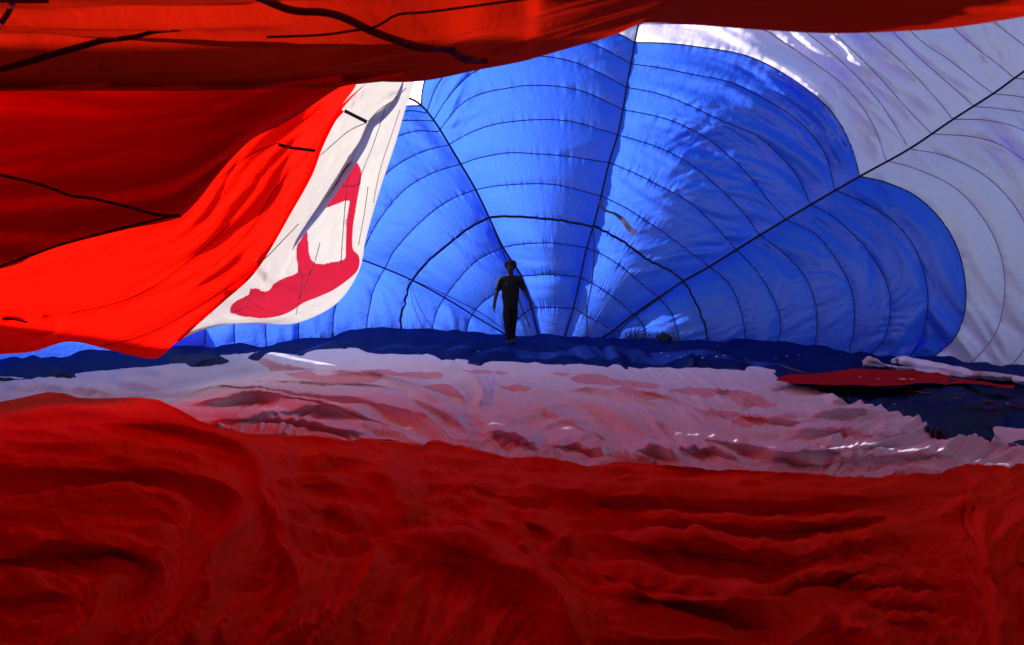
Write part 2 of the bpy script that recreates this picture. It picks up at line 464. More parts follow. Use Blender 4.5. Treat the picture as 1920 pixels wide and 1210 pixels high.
G45 = {
    -1: [(1066, 684), (1068, 700), (1066, 716)],
    0: [(1150, 620), (1152, 655), (1150, 690)],
    1: [(1188, 590), (1207, 612), (1212, 650), (1210, 690)],
    2: [(1235, 558), (1258, 585), (1270, 620), (1273, 650), (1272, 690)],
    3: [(1280, 528), (1300, 560), (1318, 600), (1327, 640), (1325, 690)],
    4: [(1330, 500), (1365, 530), (1385, 570), (1395, 610), (1396, 650), (1388, 700)],
    5: [(1382, 470), (1420, 510), (1450, 560), (1463, 600), (1460, 635), (1445, 662), (1420, 700)],
    6: [(1425, 441), (1470, 475), (1510, 520), (1528, 570), (1532, 610), (1528, 645), (1510, 700)],
    7: [(1473, 412), (1530, 440), (1570, 490), (1595, 540), (1602, 590), (1597, 640), (1575, 710)],
    8: [(1520, 384), (1560, 405), (1610, 450), (1650, 505), (1668, 550), (1668, 600), (1655, 640), (1632, 665), (1590, 710)],
    9: [(1566, 357), (1620, 380), (1680, 420), (1720, 475), (1738, 540), (1738, 590), (1725, 640), (1700, 675), (1650, 720)],
    10: [(1612, 331), (1660, 342), (1720, 370), (1770, 420), (1800, 480), (1811, 550), (1805, 600), (1785, 640), (1745, 673), (1680, 725)],
    11: [(1662, 301), (1720, 318), (1790, 352), (1840, 405), (1872, 465), (1884, 530), (1876, 600), (1850, 650), (1800, 695), (1720, 740)],
    12: [(1704, 279), (1773, 293), (1847, 330), (1905, 390), (1940, 470), (1950, 550), (1940, 620), (1905, 675), (1850, 720), (1760, 760)],
    13: [(1747, 251), (1830, 258), (1890, 280), (1955, 335), (2000, 420), (2020, 520), (2010, 610), (1970, 680), (1900, 735), (1800, 780)],
    14: [(1787, 224), (1850, 226), (1920, 245), (2000, 300), (2060, 400), (2085, 520), (2075, 620), (2030, 700), (1950, 760), (1850, 800)],
    15: [(1827, 200), (1880, 205), (1960, 222), (2060, 280), (2130, 400), (2150, 530), (2135, 640), (2090, 720), (2010, 780), (1900, 820)],
    16: [(1862, 176), (1920, 183), (2010, 205), (2120, 270), (2200, 390), (2220, 530), (2200, 650), (2150, 740), (2060, 800), (1950, 840)],
    17: [(1902, 147), (1980, 155), (2080, 190), (2190, 260), (2270, 390), (2290, 540), (2270, 670), (2200, 770), (2100, 830), (2000, 860)],
    18: [(1955, 110), (2050, 130), (2160, 170), (2270, 250), (2350, 390), (2370, 550), (2340, 700), (2260, 800), (2160, 860), (2060, 890)],
    19: [(2030, 60), (2140, 90), (2260, 150), (2370, 240), (2440, 390), (2460, 560), (2420, 720), (2330, 830), (2230, 890), (2130, 920)],
}
G01 = {  # low gore on the left, under the first tape
    -1: [(1031, 716), (1029, 700), (1031, 684)],
    0: [(955, 690), (957, 660), (958, 632)],
    1: [(872, 690), (875, 620), (885, 590)],
    2: [(808, 690), (811, 620), (819, 585), (833, 558)],
    3: [(748, 690), (750, 625), (758, 565), (773, 525)],
    4: [(686, 690), (687, 620), (692, 580), (702, 540), (722, 503)],
    5: [(624, 690), (624, 625), (628, 580), (648, 530), (675, 486)],
    6: [(561, 690), (560, 632), (562, 590), (580, 520), (620, 462)],
    7: [(502, 690), (499, 635), (500, 600), (520, 540), (545, 500)],
    8: [(445, 690), (440, 640), (440, 605), (450, 570), (460, 550)],
    9: [(390, 695), (385, 650), (385, 610), (390, 590), (400, 575)],
    10: [(330, 700), (325, 670), (325, 640), (330, 620), (340, 600)],
}

wall_map = Map(300, -500, 2500, 960, 3.0)
wall_map.flow([
    [(815, 240), (850, 170), (890, 120)], [(838, 290), (880, 240), (960, 180)], [(880, 300), (960, 260), (1060, 230)],
    [(905, 370), (1000, 330), (1130, 300)], [(1000, 250), (1100, 210), (1150, 190)], [(930, 420), (1010, 420), (1095, 440)],
    [(960, 500), (1000, 510), (1080, 500)], [(1020, 130), (1090, 110), (1150, 90)],
    [(1165, 300), (1300, 330), (1440, 330)], [(1140, 330), (1300, 400), (1400, 430)], [(1200, 220), (1330, 230), (1500, 330)],
    [(1230, 150), (1400, 170), (1500, 220)], [(1120, 480), (1200, 480), (1330, 470)], [(1110, 530), (1180, 540), (1230, 540)],
    [(1220, 100), (1400, 120), (1540, 210)], [(1400, 60), (1560, 140), (1650, 290)], [(1560, 70), (1680, 180), (1740, 260)],
    [(1700, 70), (1780, 150), (1840, 190)], [(1810, 60), (1850, 110), (1880, 150)], [(1500, 80), (1620, 200), (1690, 290)],
    [(1400, 490), (1420, 540), (1430, 600)], [(1550, 420), (1640, 470), (1650, 540)], [(1620, 400), (1700, 430), (1760, 520)],
    [(1320, 620), (1370, 600), (1400, 580)], [(1450, 640), (1500, 600), (1520, 590)], [(1560, 660), (1620, 600), (1680, 560)],
    [(1700, 330), (1800, 380), (1850, 470)], [(1780, 270), (1880, 330), (1940, 420)], [(1860, 220), (1960, 260), (2050, 360)],
    [(700, 600), (703, 625), (705, 640)], [(800, 590), (802, 615), (803, 640)], [(600, 600), (602, 625), (603, 640)], [(900, 610), (905, 640), (906, 660)],
    [(1130, 610), (1150, 630), (1170, 650)], [(700, 470), (760, 500), (840, 540)], [(740, 330), (800, 360), (880, 400)], [(760, 440), (820, 480), (870, 540)],
    [(760, 220), (790, 235), (820, 250)], [(750, 260), (790, 275), (830, 290)],
], soft=20)
w1 = wall_map.lic(1.2, 26, 1, 0.15); w2 = wall_map.lic(3.0, 55, 2, 0.25); w3 = wall_map.lic(0.6, 12, 3, 0.3)
amp = blur(np.random.default_rng(5).standard_normal(w1.shape), 22); amp = 0.75 + 0.45 * amp / amp.std()
amp = np.clip(amp, 0.15, 2)
X_, Y_ = wall_map.X, wall_map.Y
zone = np.full(w1.shape, 0.55)
zone += 1.1 * np.exp(-(((X_ - 1330) / 190) ** 2 + ((Y_ - 400) / 130) ** 2))         # taut creases in the gore right of the tape
zone += 1.4 * np.exp(-(((X_ - 850) / 60) ** 2 + ((Y_ - 220) / 80) ** 2))            # gathers where the top tape bends
zone += 1.1 * ((X_ > 1200) & (Y_ < 300)) * np.clip((X_ - 1200) / 200, 0, 1)         # slack white cloth, upper right
zone += 0.7 * (X_ > 1640) * (Y_ > 250)
zone += 1.0 * np.exp(-((Y_ - 635) / 28.0) ** 2)                                     # puckers at the foot
zone = blur(zone, 5)
wall_map.a = 2.6 * zone * amp * (0.009 * w1 + 0.020 * sharp(w2, 0.8) + 0.0035 * w3)
# long soft folds of the white cloth, upper right
for g, h_ in [([(1450, 50), (1560, 110), (1640, 190), (1690, 280)], .12), ([(1530, 60), (1650, 130), (1720, 250)], .14), ([(1590, 70), (1700, 150), (1760, 235)], .12),
              ([(1640, 60), (1730, 160), (1785, 215)], .12), ([(1500, 120), (1600, 200), (1640, 300)], .07), ([(1790, 40), (1850, 110), (1868, 165)], .09), ([(1740, 60), (1800, 120), (1850, 165)], .07)]:
    wall_map.ridge(g, h_, 22, 9, 0.25, 3)
for g, h_ in [([(818, 235), (850, 165), (895, 110)], .10), ([(828, 255), (850, 200), (880, 130)], .10), ([(836, 268), (858, 215), (900, 170)], .08), ([(805, 215), (820, 170), (850, 120)], .09),
              ([(1010, 295), (1080, 275), (1150, 255)], .03), ([(1240, 470), (1300, 478), (1420, 452)], .06), ([(1360, 170), (1450, 215), (1540, 270)], .06),
              ([(1190, 300), (1330, 330), (1470, 345)], .05), ([(1230, 215), (1380, 240), (1500, 300)], .04), ([(1250, 360), (1350, 400), (1440, 400)], .05)]:
    wall_map.ridge(g, h_, 10, 5, 0.3, 2)

def gore_surface(G, nu, step, bulge):
    ks = sorted(G); rows = np.stack([resample(G[k], nu) for k in ks])
    cnt = []
    for i in range(len(ks) - 1):
        d = np.linalg.norm(rows[i + 1] - rows[i], axis=1).max(); cnt.append(max(3, int(d / step)))
    q = catmull_rows(rows, cnt)
    s = np.linspace(0, 1, nu)[None]
    idx = np.r_[0, np.cumsum(cnt)]
    ring = np.zeros(len(q))
    for i in range(len(cnt)):
        ring[idx[i]:idx[i + 1] + 1] = np.linspace(0, 1, cnt[i] + 1)
    frac = np.interp(np.arange(len(q)), idx, np.arange(len(idx)))
    puff = np.sin(np.pi * ring)[:, None]
    env = np.clip(frac / 3.0, 0.1, 1)[:, None]
    sc = 1.0 + bulge * env * (np.sin(np.pi * s) ** 0.95) + 0.009 * np.abs(puff) ** 0.7 * np.clip(np.sin(np.pi * s) * 3, 0.25, 1)
    px, py = q[..., 0], q[..., 1]
    d = wall_depth(px, py, sc)
    edge = np.clip(np.minimum(s, 1 - s) * 12, 0.0, 1.0)
    d = d + wall_map.at(px, py) * edge
    rp = np.random.default_rng(nu + len(ks)); pk = np.zeros_like(d)
    for i in range(len(idx)):                      # stitching gathers the cloth along every ring seam
        n1 = np.convolve(rp.standard_normal(nu + 8), [.25, .5, 1, .5, .25], 'same')[4:-4]
        dist = np.abs(np.arange(len(q)) - idx[i])[:, None]
        pk += n1[None, :] * np.exp(-dist / 2.2) * 0.010
    d = d + pk * edge
    return ks, idx, q, W(px, py, d)

wall = thing('balloon_envelope', 'inflated blue balloon wall with white outer bands, curving up behind the standing person', 'balloon', (1.0, 16.0, 0.0))
gore_defs = [('lower left', G01, 70, .05), ('left', G12, 150, .07), ('centre', G23, 150, .085), ('right', G34, 200, .08), ('lower right', G45, 190, .08)]
gore_grids = []
for nm, G, nu, bl in gore_defs:
    ks, idx, q, P = gore_surface(G, nu, 4.0, bl)
    gore_grids.append((nm, G, ks, idx, q, P))
wall_bvh = bvh_of([g[5] for g in gore_grids])
for nm, G, ks, idx, q, P in gore_grids:
    # the part itself: the first small panel at the crown; its neighbours hang below it as sub-parts
    gore = None
    for i in range(len(idx) - 1):
        ring_no = ks[i]
        mat = M['blue'] if ks[i] < 10 else M['white']
        blk = P[idx[i]:idx[i + 1] + 1]
        if nm == 'left' and ks[i] >= 6:      # beyond here the cloth has collapsed; only the strip next to the tape is left
            cut = int(blk.shape[1] * 0.25); blk = blk[:, cut:]
        if gore is None:
            gore = grid_obj('gore', blk, mat, wall); gore['label'] = {'lower left': 'low blue gore along the foot of the wall at left', 'left': 'blue gore left of the person', 'centre': 'blue gore straight above the person', 'right': 'creased blue and white gore right of the centre tape', 'lower right': 'puffed blue and white gore at lower right'}[nm]
        else:
            grid_obj('panel', blk, mat, gore)
    for k in ks:
        if k < 0 or k == 10 and nm == 'lower left': continue
        thick = (k == 3)
        pts = G[k]
        if nm == 'left' and k >= 6: pts = resample(pts, 30)[12:]
        if k >= 10:
            strap('seam', pts, 1.7 if k > 10 else 2.6, wall_bvh, M['thin'] if k > 10 else M['seam'], gore, 0.006, thick=0.004)
        else:
            strap('vent_edge' if thick else 'seam', pts, (3.4 if nm == 'lower right' else 4.6) if thick else 2.0, wall_bvh, M['tape'] if thick else M['seam'], gore, 0.012 if thick else 0.006, thick=0.02 if thick else 0.004,
                  wav=(1.3 if nm in ('right', 'lower right', 'lower left') else 0.5) if thick else 0.15)
T = {
    'a': [(545, 438), (620, 466), (675, 486), (722, 504), (773, 526), (833, 558), (885, 590), (920, 611), (958, 633)],
    'b': [(688, 228), (712, 205), (738, 189), (765, 184), (790, 198), (815, 228), (840, 268), (864, 308), (892, 356), (917, 408), (943, 464), (977, 518), (997, 578), (1010, 632)],
    'c': [(1204, 0), (1197, 45), (1190, 80), (1183, 120), (1175, 164), (1168, 206), (1158, 253), (1142, 305), (1127, 368), (1112, 425), (1100, 465), (1088, 520), (1075, 578), (1058, 634)],
    'd': [(2030, 60), (1955, 110), (1902, 147), (1862, 176), (1787, 224), (1704, 280), (1612, 331), (1520, 384), (1425, 441), (1330, 500), (1280, 528), (1235, 558), (1188, 590), (1150, 620), (1125, 636)],
}
for k, wd in (('a', 3.0), ('b', 3.8), ('c', 3.2), ('d', 4.2)):
    strap('load_tape', T[k], wd, wall_bvh, M['tape'], wall, 0.03, thick=0.015)

# panel added behind the hanging cloth at left, shaped to stop sun leaks
sw = loft([[(352, 600, 13.6), (330, 570, 13.2), (230, 480, 12.4), (120, 385, 11.8), (-150, 300, 10.8), (-500, 240, 9.5), (-1000, 200, 7.5), (-1600, 255, 5.5)],
           [(352, 615, 13.7), (330, 600, 13.3), (230, 530, 12.6), (120, 500, 12.0), (-150, 480, 11.2), (-500, 470, 9.9), (-1000, 460, 7.8), (-1600, 420, 5.7)],
           [(352, 640, 13.6), (330, 640, 13.2), (230, 630, 12.5), (120, 620, 12.0), (-150, 640, 11.2), (-500, 660, 9.9), (-1000, 720, 7.7), (-1600, 850, 5.6)],
           [(352, 680, 13.2), (330, 680, 12.9), (230, 682, 12.2), (120, 685, 11.7), (-150, 700, 10.9), (-500, 730, 9.6), (-1000, 800, 7.4), (-1600, 950, 5.4)]], 200, [24, 24, 20])
so = grid_obj('sun_block_panel', W(sw[..., 0], sw[..., 1], sw[..., 2]), M['blue'], wall)
so['label'] = 'blue panel added behind the hanging red cloth to block the sun'

# ================================================================== draped cloth, left

# --- white drape carrying the red emblem
white_cols = [
    [(640, 100, 8.2), (628, 190, 7.9), (606, 240, 7.6), (568, 330, 7.4), (526, 410, 7.2), (478, 490, 7.1), (398, 566, 6.95), (312, 640, 6.85)],
    [(690, 110, 8.5), (668, 230, 8.35), (625, 340, 8.3), (580, 430, 8.25), (525, 515, 8.15), (440, 585, 7.9), (345, 634, 7.5)],
    [(728, 115, 9.0), (708, 240, 8.95), (668, 345, 8.95), (630, 440, 8.9), (585, 530, 8.75), (500, 598, 8.5), (400, 608, 8.1)],
    [(765, 120, 9.6), (742, 240, 9.5), (706, 350, 9.5), (668, 450, 9.45), (630, 540, 9.3), (550, 596, 9.0), (460, 608, 8.6)],
    [(785, 128, 10.3), (757, 215, 10.1), (741, 270, 10.1), (714, 350, 10.1), (688, 440, 10.1), (672, 510, 10.0), (630, 570, 9.8), (560, 605, 9.4), (500, 608, 9.2)],
    [(775, 120, 11.6), (745, 210, 11.4), (728, 270, 11.4), (700, 350, 11.4), (672, 440, 11.4), (655, 510, 11.2), (610, 565, 11.0), (550, 595, 10.6), (480, 600, 10.2)],
    [(740, 60, 13.6), (700, 200, 13.6), (670, 300, 13.8), (640, 380, 14.0), (610, 450, 14.0), (580, 520, 14.0), (540, 570, 13.6), (480, 590, 13.0), (420, 600, 12.6)],
]
C_nv = 300
Cq = loft(white_cols, C_nv, [40, 50, 60, 60, 24, 20])
cmap = Map(250, 50, 850, 700, 2.0)
cmap.flow([[(745, 160), (720, 260), (690, 400)], [(770, 190), (735, 300), (700, 420)], [(640, 250), (590, 360), (530, 470)], [(700, 200), (650, 320), (600, 430)],
           [(500, 560), (560, 590), (620, 570)], [(400, 590), (460, 600), (520, 600)], [(560, 480), (600, 520), (650, 500)], [(490, 500), (510, 540), (530, 560)], [(720, 180), (760, 180), (780, 180)]])
ca = cmap.lic(1.4, 30, 11, .25); cb = cmap.lic(4, 50, 12, .3); cc = cmap.lic(0.8, 6, 13, .5)
cmap.a = 0.012 * ca + 0.034 * cb + 0.0045 * cc
for g, h_, wl, wr in [([(735, 205), (700, 260), (665, 340), (640, 430)], .10, 16, 8), ([(520, 480), (500, 520), (495, 560)], .13, 12, 6), ([(560, 450), (540, 500), (515, 545)], .10, 12, 6),
                      ([(470, 520), (500, 545), (540, 545)], .08, 8, 6), ([(655, 380), (650, 440), (645, 500)], .08, 8, 4), ([(600, 440), (585, 480), (592, 500)], .06, 8, 5),
                      ([(350, 615), (420, 600), (500, 604)], .04, 5, 5), ([(760, 210), (740, 300), (700, 420)], .07, 9, 6), ([(745, 160), (735, 190), (700, 260)], .06, 8, 6)]:
    cmap.ridge(g, h_, wl, wr, .3, 2)
Cd = Cq[..., 2] - cmap.at(Cq[..., 0], Cq[..., 1]) * np.clip((10.4 - Cq[..., 2]) * 2, 0, 1)
CP = W(Cq[..., 0], Cq[..., 1], Cd)
emb = np.array([(715, 335), (745, 320), (765, 335), (780, 365), (782, 410), (770, 470), (755, 560), (741, 650), (740, 750), (768, 785), (774, 825), (757, 870), (700, 920), (640, 960), (575, 990),
                (500, 1020), (440, 1060), (380, 1085), (300, 1097), (220, 1090), (160, 1078), (137, 1070), (140, 1040), (160, 1015), (225, 980), (235, 955), (265, 950), (300, 965), (330, 958), (350, 930),
                (400, 900), (462, 876), (470, 840), (462, 800), (465, 740), (485, 710), (512, 665), (520, 720), (528, 790), (555, 825), (590, 832), (640, 820), (700, 805), (706, 760), (708, 650), (713, 600),
                (719, 560), (720, 515), (650, 538), (575, 562), (600, 520), (650, 440), (690, 370)], float) / 2.631 + np.array([380, 180])
emb = resample(np.vstack([emb, emb[:1]]), 260)
cx = (Cq[:-1, :-1] + Cq[1:, 1:]) / 2
front = np.zeros(cx.shape[:2], bool); front[:212] = True
inside = inpoly(cx[..., 0], cx[..., 1], emb) & front
drape = thing('white_drape', 'white cloth with a red emblem hanging between the bright red cloth and the blue wall', 'balloon cloth', (-2.5, 8.5, 0.0))
panel = grid_obj('cloth_panel', CP, M['white_drape'], drape, keep=~inside)
grid_obj('emblem', CP, M['emblem'], drape, keep=inside)['label'] = 'crimson emblem shaped like a ladder standing on a curved foot'
c_bvh = bvh_of([CP])
shade_band = np.array([(755, 150), (738, 188), (712, 215), (690, 232), (672, 270), (640, 320), (598, 385), (560, 440), (545, 468)])
strap('fold', shade_band, 32, c_bvh, M['hem'], drape, -0.05, thick=0.004, taper=True)  # strip added behind the cloth to cast the grey-blue shadow band
for g, wd in [([(646, 208), (688, 229)], 6.5), ([(624, 214), (634, 218)], 6)]:
    strap('load_tape', g, wd, c_bvh, M['tape'], drape, 0.03)
for g in [[(688, 230), (655, 245), (625, 270), (600, 292)], [(762, 165), (735, 190), (712, 205), (690, 228)], [(722, 205), (700, 270), (680, 320), (672, 345)], [(750, 205), (735, 250), (712, 320), (700, 380)],
          [(632, 346), (660, 350), (676, 344)], [(655, 310), (650, 350), (640, 480), (642, 500)], [(560, 500), (566, 530), (555, 590)], [(470, 540), (462, 575), (440, 585)], [(600, 455), (590, 490), (570, 540)],
          [(690, 350), (683, 400), (672, 460)], [(420, 560), (405, 572), (395, 590)]]:
    strap('seam', g, 1.7, c_bvh, M['thin'], panel, 0.006, thick=0.003)

# --- bright red drape
dr = [
    [(-700, -40), (-300, -40), (0, -30), (200, -20), (330, -10), (440, 0), (580, 20), (700, 40)],
    [(-700, 200), (-300, 200), (0, 200), (200, 170), (330, 130), (440, 90), (580, 80), (700, 80)],
    [(-700, 380), (-300, 400), (0, 400), (200, 340), (330, 290), (440, 200), (580, 130), (700, 100)],
    [(-700, 480), (-300, 500), (0, 490), (200, 440), (340, 390), (450, 280), (590, 190), (680, 130)],
    [(-700, 570), (-300, 570), (0, 565), (200, 530), (370, 440), (490, 325), (590, 235), (665, 165)],
    [(-700, 640), (-300, 640), (0, 622), (180, 600), (380, 520), (520, 370), (588, 280), (640, 200)],
    [(-700, 720), (-300, 705), (-100, 680), (0, 665), (60, 660), (130, 641), (200, 655), (250, 667), (294, 672), (330, 642), (370, 607), (420, 562), (468, 520), (502, 470), (542, 400), (580, 330), (602, 268), (624, 218), (655, 183), (692, 152)],
]
for r in dr:
    for i, p in enumerate(r):
        r[i] = (p[0], p[1], 6.25 + (p[0] + 0) / 640 * 1.05 + max(0, (p[0] - 560)) * 0.004)
Dq = loft(dr, 520, [16, 16, 40, 46, 46, 60])
dmap = Map(-720, 80, 720, 760, 2.5)
dmap.flow([[(620, 215), (500, 340), (330, 500), (160, 590)], [(640, 190), (470, 290), (350, 420)], [(600, 260), (480, 420), (300, 560), (100, 620)], [(570, 340), (440, 510), (300, 620)],
           [(-300, 560), (0, 520), (200, 470), (340, 410)], [(-300, 640), (0, 600), (150, 590)], [(560, 230), (450, 300), (380, 390)], [(20, 640), (80, 630), (130, 625)]])
da = dmap.lic(1.5, 40, 21, .12); db = dmap.lic(4, 80, 22, .15); dc = dmap.lic(0.7, 8, 23, .3)
fan = np.clip((dmap.X - 150) / 300, 0.12, 1.1)
dmap.a = fan * (0.009 * da + 0.035 * db) + 0.0015 * dc
for g, h_, wl, wr in [([(620, 205), (520, 300), (440, 400), (380, 480)], .14, 12, 9), ([(600, 225), (540, 300), (470, 400), (330, 510)], .12, 14, 8), ([(470, 262), (430, 330), (390, 400), (345, 440)], .10, 9, 7),
                      ([(470, 470), (420, 510), (360, 545)], .10, 9, 5), ([(560, 290), (500, 400), (430, 480)], .12, 14, 9), ([(640, 180), (560, 235), (480, 275)], .09, 9, 7),
                      ([(0, 600), (25, 601), (55, 606)], .08, 4, 3), ([(75, 596), (100, 600), (110, 622)], .04, 5, 4), ([(50, 645), (90, 630), (120, 622)], .04, 6, 4)]:
    dmap.ridge(g, h_, wl, wr, .3, 2)
Dd = Dq[..., 2] - dmap.at(Dq[..., 0], Dq[..., 1])
DP = W(Dq[..., 0], Dq[..., 1], Dd)
red_d = thing('red_drape', 'bright sunlit red cloth sweeping down from the upper middle to the left edge', 'balloon cloth', (-3.0, 6.5, 0.0))
dpanel = grid_obj('cloth_panel', DP, M['red'], red_d)
d_bvh = bvh_of([DP])
strap('hem', [(640, 205), (622, 226), (598, 275), (578, 328), (540, 396), (500, 466), (466, 515), (418, 558), (368, 602), (330, 638)], 14, d_bvh, M['red'], red_d, -0.03, thick=0.004)
strap('load_tape', [(522, 271), (545, 277), (592, 283)], 6.5, d_bvh, M['seam_red'], red_d, 0.02)
for g in [[(440, 410), (390, 460), (300, 530), (220, 568), (130, 588)], [(600, 262), (520, 350), (470, 430), (400, 500)], [(560, 420), (480, 500), (380, 570), (280, 625), (190, 650)], [(540, 262), (470, 290), (400, 345)]]:
    strap('seam', g, 1.6, d_bvh, M['seam_red'], dpanel, 0.006, thick=0.003)
strap('seam', [(5, 598), (28, 599), (52, 605)], 4, d_bvh, M['seam_red'], dpanel, 0.01, thick=0.01)

# --- dark red inner drape below the canopy
er = [
    [(-700, 60, 5.2), (-300, 90, 5.2), (0, 110, 5.2), (300, 115, 5.3), (560, 110, 5.6), (720, 90, 6.0)],
    [(-700, 200, 4.7), (-300, 220, 4.7), (0, 230, 4.7), (200, 215, 4.9), (420, 180, 5.2), (600, 145, 5.5), (700, 130, 5.8)],
    [(-700, 400, 4.2), (-300, 380, 4.2), (0, 370, 4.2), (160, 330, 4.4), (330, 270, 4.7), (480, 200, 5.0), (620, 150, 5.4), (700, 140, 5.8)],
    [(-700, 620, 3.9), (-300, 570, 3.9), (0, 503, 3.9), (60, 480, 3.95), (120, 459, 4.0), (230, 431, 4.1), (300, 417, 4.2), (340, 404, 4.25), (375, 370, 4.35), (405, 332, 4.45), (440, 292, 4.6), (475, 260, 4.75), (520, 238, 4.9), (565, 212, 5.1), (640, 163, 5.4), (690, 152, 5.7), (725, 140, 5.9)],
    [(-700, 540, 4.6), (-300, 500, 4.6), (0, 440, 4.6), (120, 400, 4.7), (300, 350, 4.9), (420, 260, 5.2), (560, 160, 5.6), (700, 120, 6.0)],
    [(-700, 400, 5.9), (-300, 400, 5.9), (0, 360, 5.9), (120, 330, 5.9), (300, 280, 6.0), (420, 200, 6.2), (560, 120, 6.5), (700, 80, 7.0)],
]
Eq = loft(er, 420, [40, 50, 50, 12, 12])
emap = Map(-720, 40, 760, 660, 3.0)
emap.flow([[(-300, 230), (0, 200), (300, 215), (600, 165)], [(0, 260), (250, 260), (420, 215), (600, 170)], [(-200, 330), (100, 310), (300, 270), (520, 215)], [(0, 380), (200, 350), (330, 350), (420, 290)],
           [(-200, 470), (60, 430), (250, 400)], [(340, 400), (400, 320), (470, 250)]])
ea = emap.lic(1.6, 45, 31, .12); eb = emap.lic(4, 80, 32, .15)
emap.a = 0.007 * ea + 0.035 * eb
Ed = Eq[..., 2] - emap.at(Eq[..., 0], Eq[..., 1])
EP = W(Eq[..., 0], Eq[..., 1], Ed)
red_e = thing('red_inner_drape', 'dark shaded red cloth hanging at left between the canopy overhead and the bright red cloth', 'balloon cloth', (-3.0, 4.3, 0.0))
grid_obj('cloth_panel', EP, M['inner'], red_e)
e_bvh = bvh_of([EP])
strap('load_tape', [(-200, 280), (0, 328), (60, 342), (100, 355), (135, 368), (170, 372), (240, 388), (290, 402), (340, 406)], 5.5, e_bvh, M['seam_red'], red_e, 0.02)
strap('load_tape', [(-60, 520), (0, 500), (60, 478), (120, 457), (230, 428), (338, 402)], 5, e_bvh, M['seam_red'], red_e, 0.02)

# --- red canopy overhead
edge = [(-1100, 215, 4.6), (-700, 195, 4.6), (-300, 175, 4.7), (0, 165, 4.8), (160, 167, 4.8), (300, 168, 4.9), (500, 164, 5.0), (640, 160, 5.1), (740, 151, 5.1), (800, 143, 5.0), (870, 133, 4.9), (925, 124, 4.9), (980, 114, 4.8), (1000, 108, 4.8), (1060, 90, 4.5),
        (1150, 64, 4.0), (1195, 45, 3.7), (1215, 41, 3.5), (1290, 44, 3.2), (1430, 55, 2.9), (1560, 62, 2.7), (1700, 58, 2.6), (1800, 50, 2.6), (1920, 28, 2.6), (2300, -60, 2.7), (2900, -250, 2.9)]
nE = 460
eq = resample(edge, nE)
Pe = W(eq[:, 0], eq[:, 1], eq[:, 2])
xs = Pe[:, 0]
def rowP(y, xf, z):
    r = np.zeros((nE, 3)); r[:, 0] = xs * xf; r[:, 1] = y; r[:, 2] = z; return r
fx = np.clip((eq[:, 0] - 960) / 960, -1, 2)
rows = [rowP(-2.5, .62, 2.05 - 0.06 * xs ** 2 * .2),
        rowP(-0.5, .78, 2.08 - 0.05 * xs ** 2 * .2),
        (rowP(0.9, .90, 2.03 + 0.0 * xs))]
mid = Pe.copy(); mid[:, 1] = Pe[:, 1] * 0.5 + 0.35; mid[:, 0] = Pe[:, 0] * 0.94; mid[:, 2] = 1.2 + 0.72 * (Pe[:, 2] - 1.2) + 0.12
q3 = Pe.copy(); q3[:, 1] = Pe[:, 1] * 0.80 + 0.1; q3[:, 0] = Pe[:, 0] * 0.98; q3[:, 2] = 1.2 + 0.875 * (Pe[:, 2] - 1.2) + 0.02
b1 = W(eq[:, 0], eq[:, 1] - 14, eq[:, 2] + 0.35)
b2 = W(eq[:, 0], eq[:, 1] - 70, eq[:, 2] + 0.9)
b3 = W(eq[:, 0], eq[:, 1] - 200, eq[:, 2] + 2.0)
b4 = W(eq[:, 0], np.minimum(eq[:, 1] - 260, -170), np.maximum(wall_depth(eq[:, 0], np.minimum(eq[:, 1] - 260, -170)) - 0.2, eq[:, 2] + 2.5))
rows = np.stack(rows + [mid, q3, Pe, b1, b2, b3, b4])
KP = catmull_rows(rows, [12, 16, 40, 50, 40, 8, 12, 12, 16])
# folds of the canopy: computed in its own u (across) and v (towards the edge) coordinates
kmap = Map(0, 0, nE, KP.shape[0], 1.0)
kmap.flow([[(0, 60), (200, 66), (460, 60)], [(0, 110), (200, 104), (460, 112)], [(0, 150), (200, 148), (460, 150)]])
ka = kmap.lic(1.3, 55, 41, .12); kb = kmap.lic(3.5, 110, 42, .18)
jj, ii = np.meshgrid(np.arange(nE), np.arange(KP.shape[0]))
left = 1 / (1 + np.exp((eq[:, 0] - 900) / 120))[None]
fold = (0.035 * ka[:KP.shape[0], :nE] + 0.07 * kb[:KP.shape[0], :nE]) * (0.12 + left) * np.clip((ii - 10) / 30, 0, 1) * np.clip((150 - ii) / 25, 0.25, 1)
KP[..., 2] += fold
canopy = thing('red_canopy', 'dark red cloth sagging overhead across the top of the picture', 'balloon cloth', (0.0, 3.0, 2.2))
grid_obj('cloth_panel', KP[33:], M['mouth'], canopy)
grid_obj('dimmed_rear', KP[:34], M['dimmed_rear'], canopy)  # unseen rear of the canopy, darkened to cut light from above
k_bvh = bvh_of([KP])
def kstrap(nm, g, wd, mat, **kw):
    strap(nm, g, wd, k_bvh, mat, canopy, 0.02, **kw)
strap('hem', [(-600, 172), (-200, 156), (0, 150), (160, 152), (300, 153), (450, 150), (600, 143), (700, 136), (760, 131)], 26, k_bvh, M['red'], canopy, -0.03, thick=0.004)
kstrap('load_tape', [(-100, 160), (0, 131), (50, 117), (100, 102), (150, 88), (195, 76), (250, 70), (290, 60), (340, 58)], 13, M['seam_red'], taper=True)
kstrap('strap', [(440, -25), (500, 2), (550, 20), (610, 24), (650, 36), (700, 60), (750, 78), (790, 90), (835, 91), (855, 100), (870, 111), (915, 113)], 15, M['strap'])
kstrap('seam', [(500, 70), (600, 66), (660, 58), (705, 50), (745, 28), (800, 23), (900, 10), (1010, -5)], 5, M['seam_red'])
kstrap('strap', [(30, -20), (20, 15), (8, 35), (-10, 60)], 12, M['strap'])
kstrap('strap', [(-20, 0), (30, 2), (60, 2), (92, 2)], 9, M['strap'])

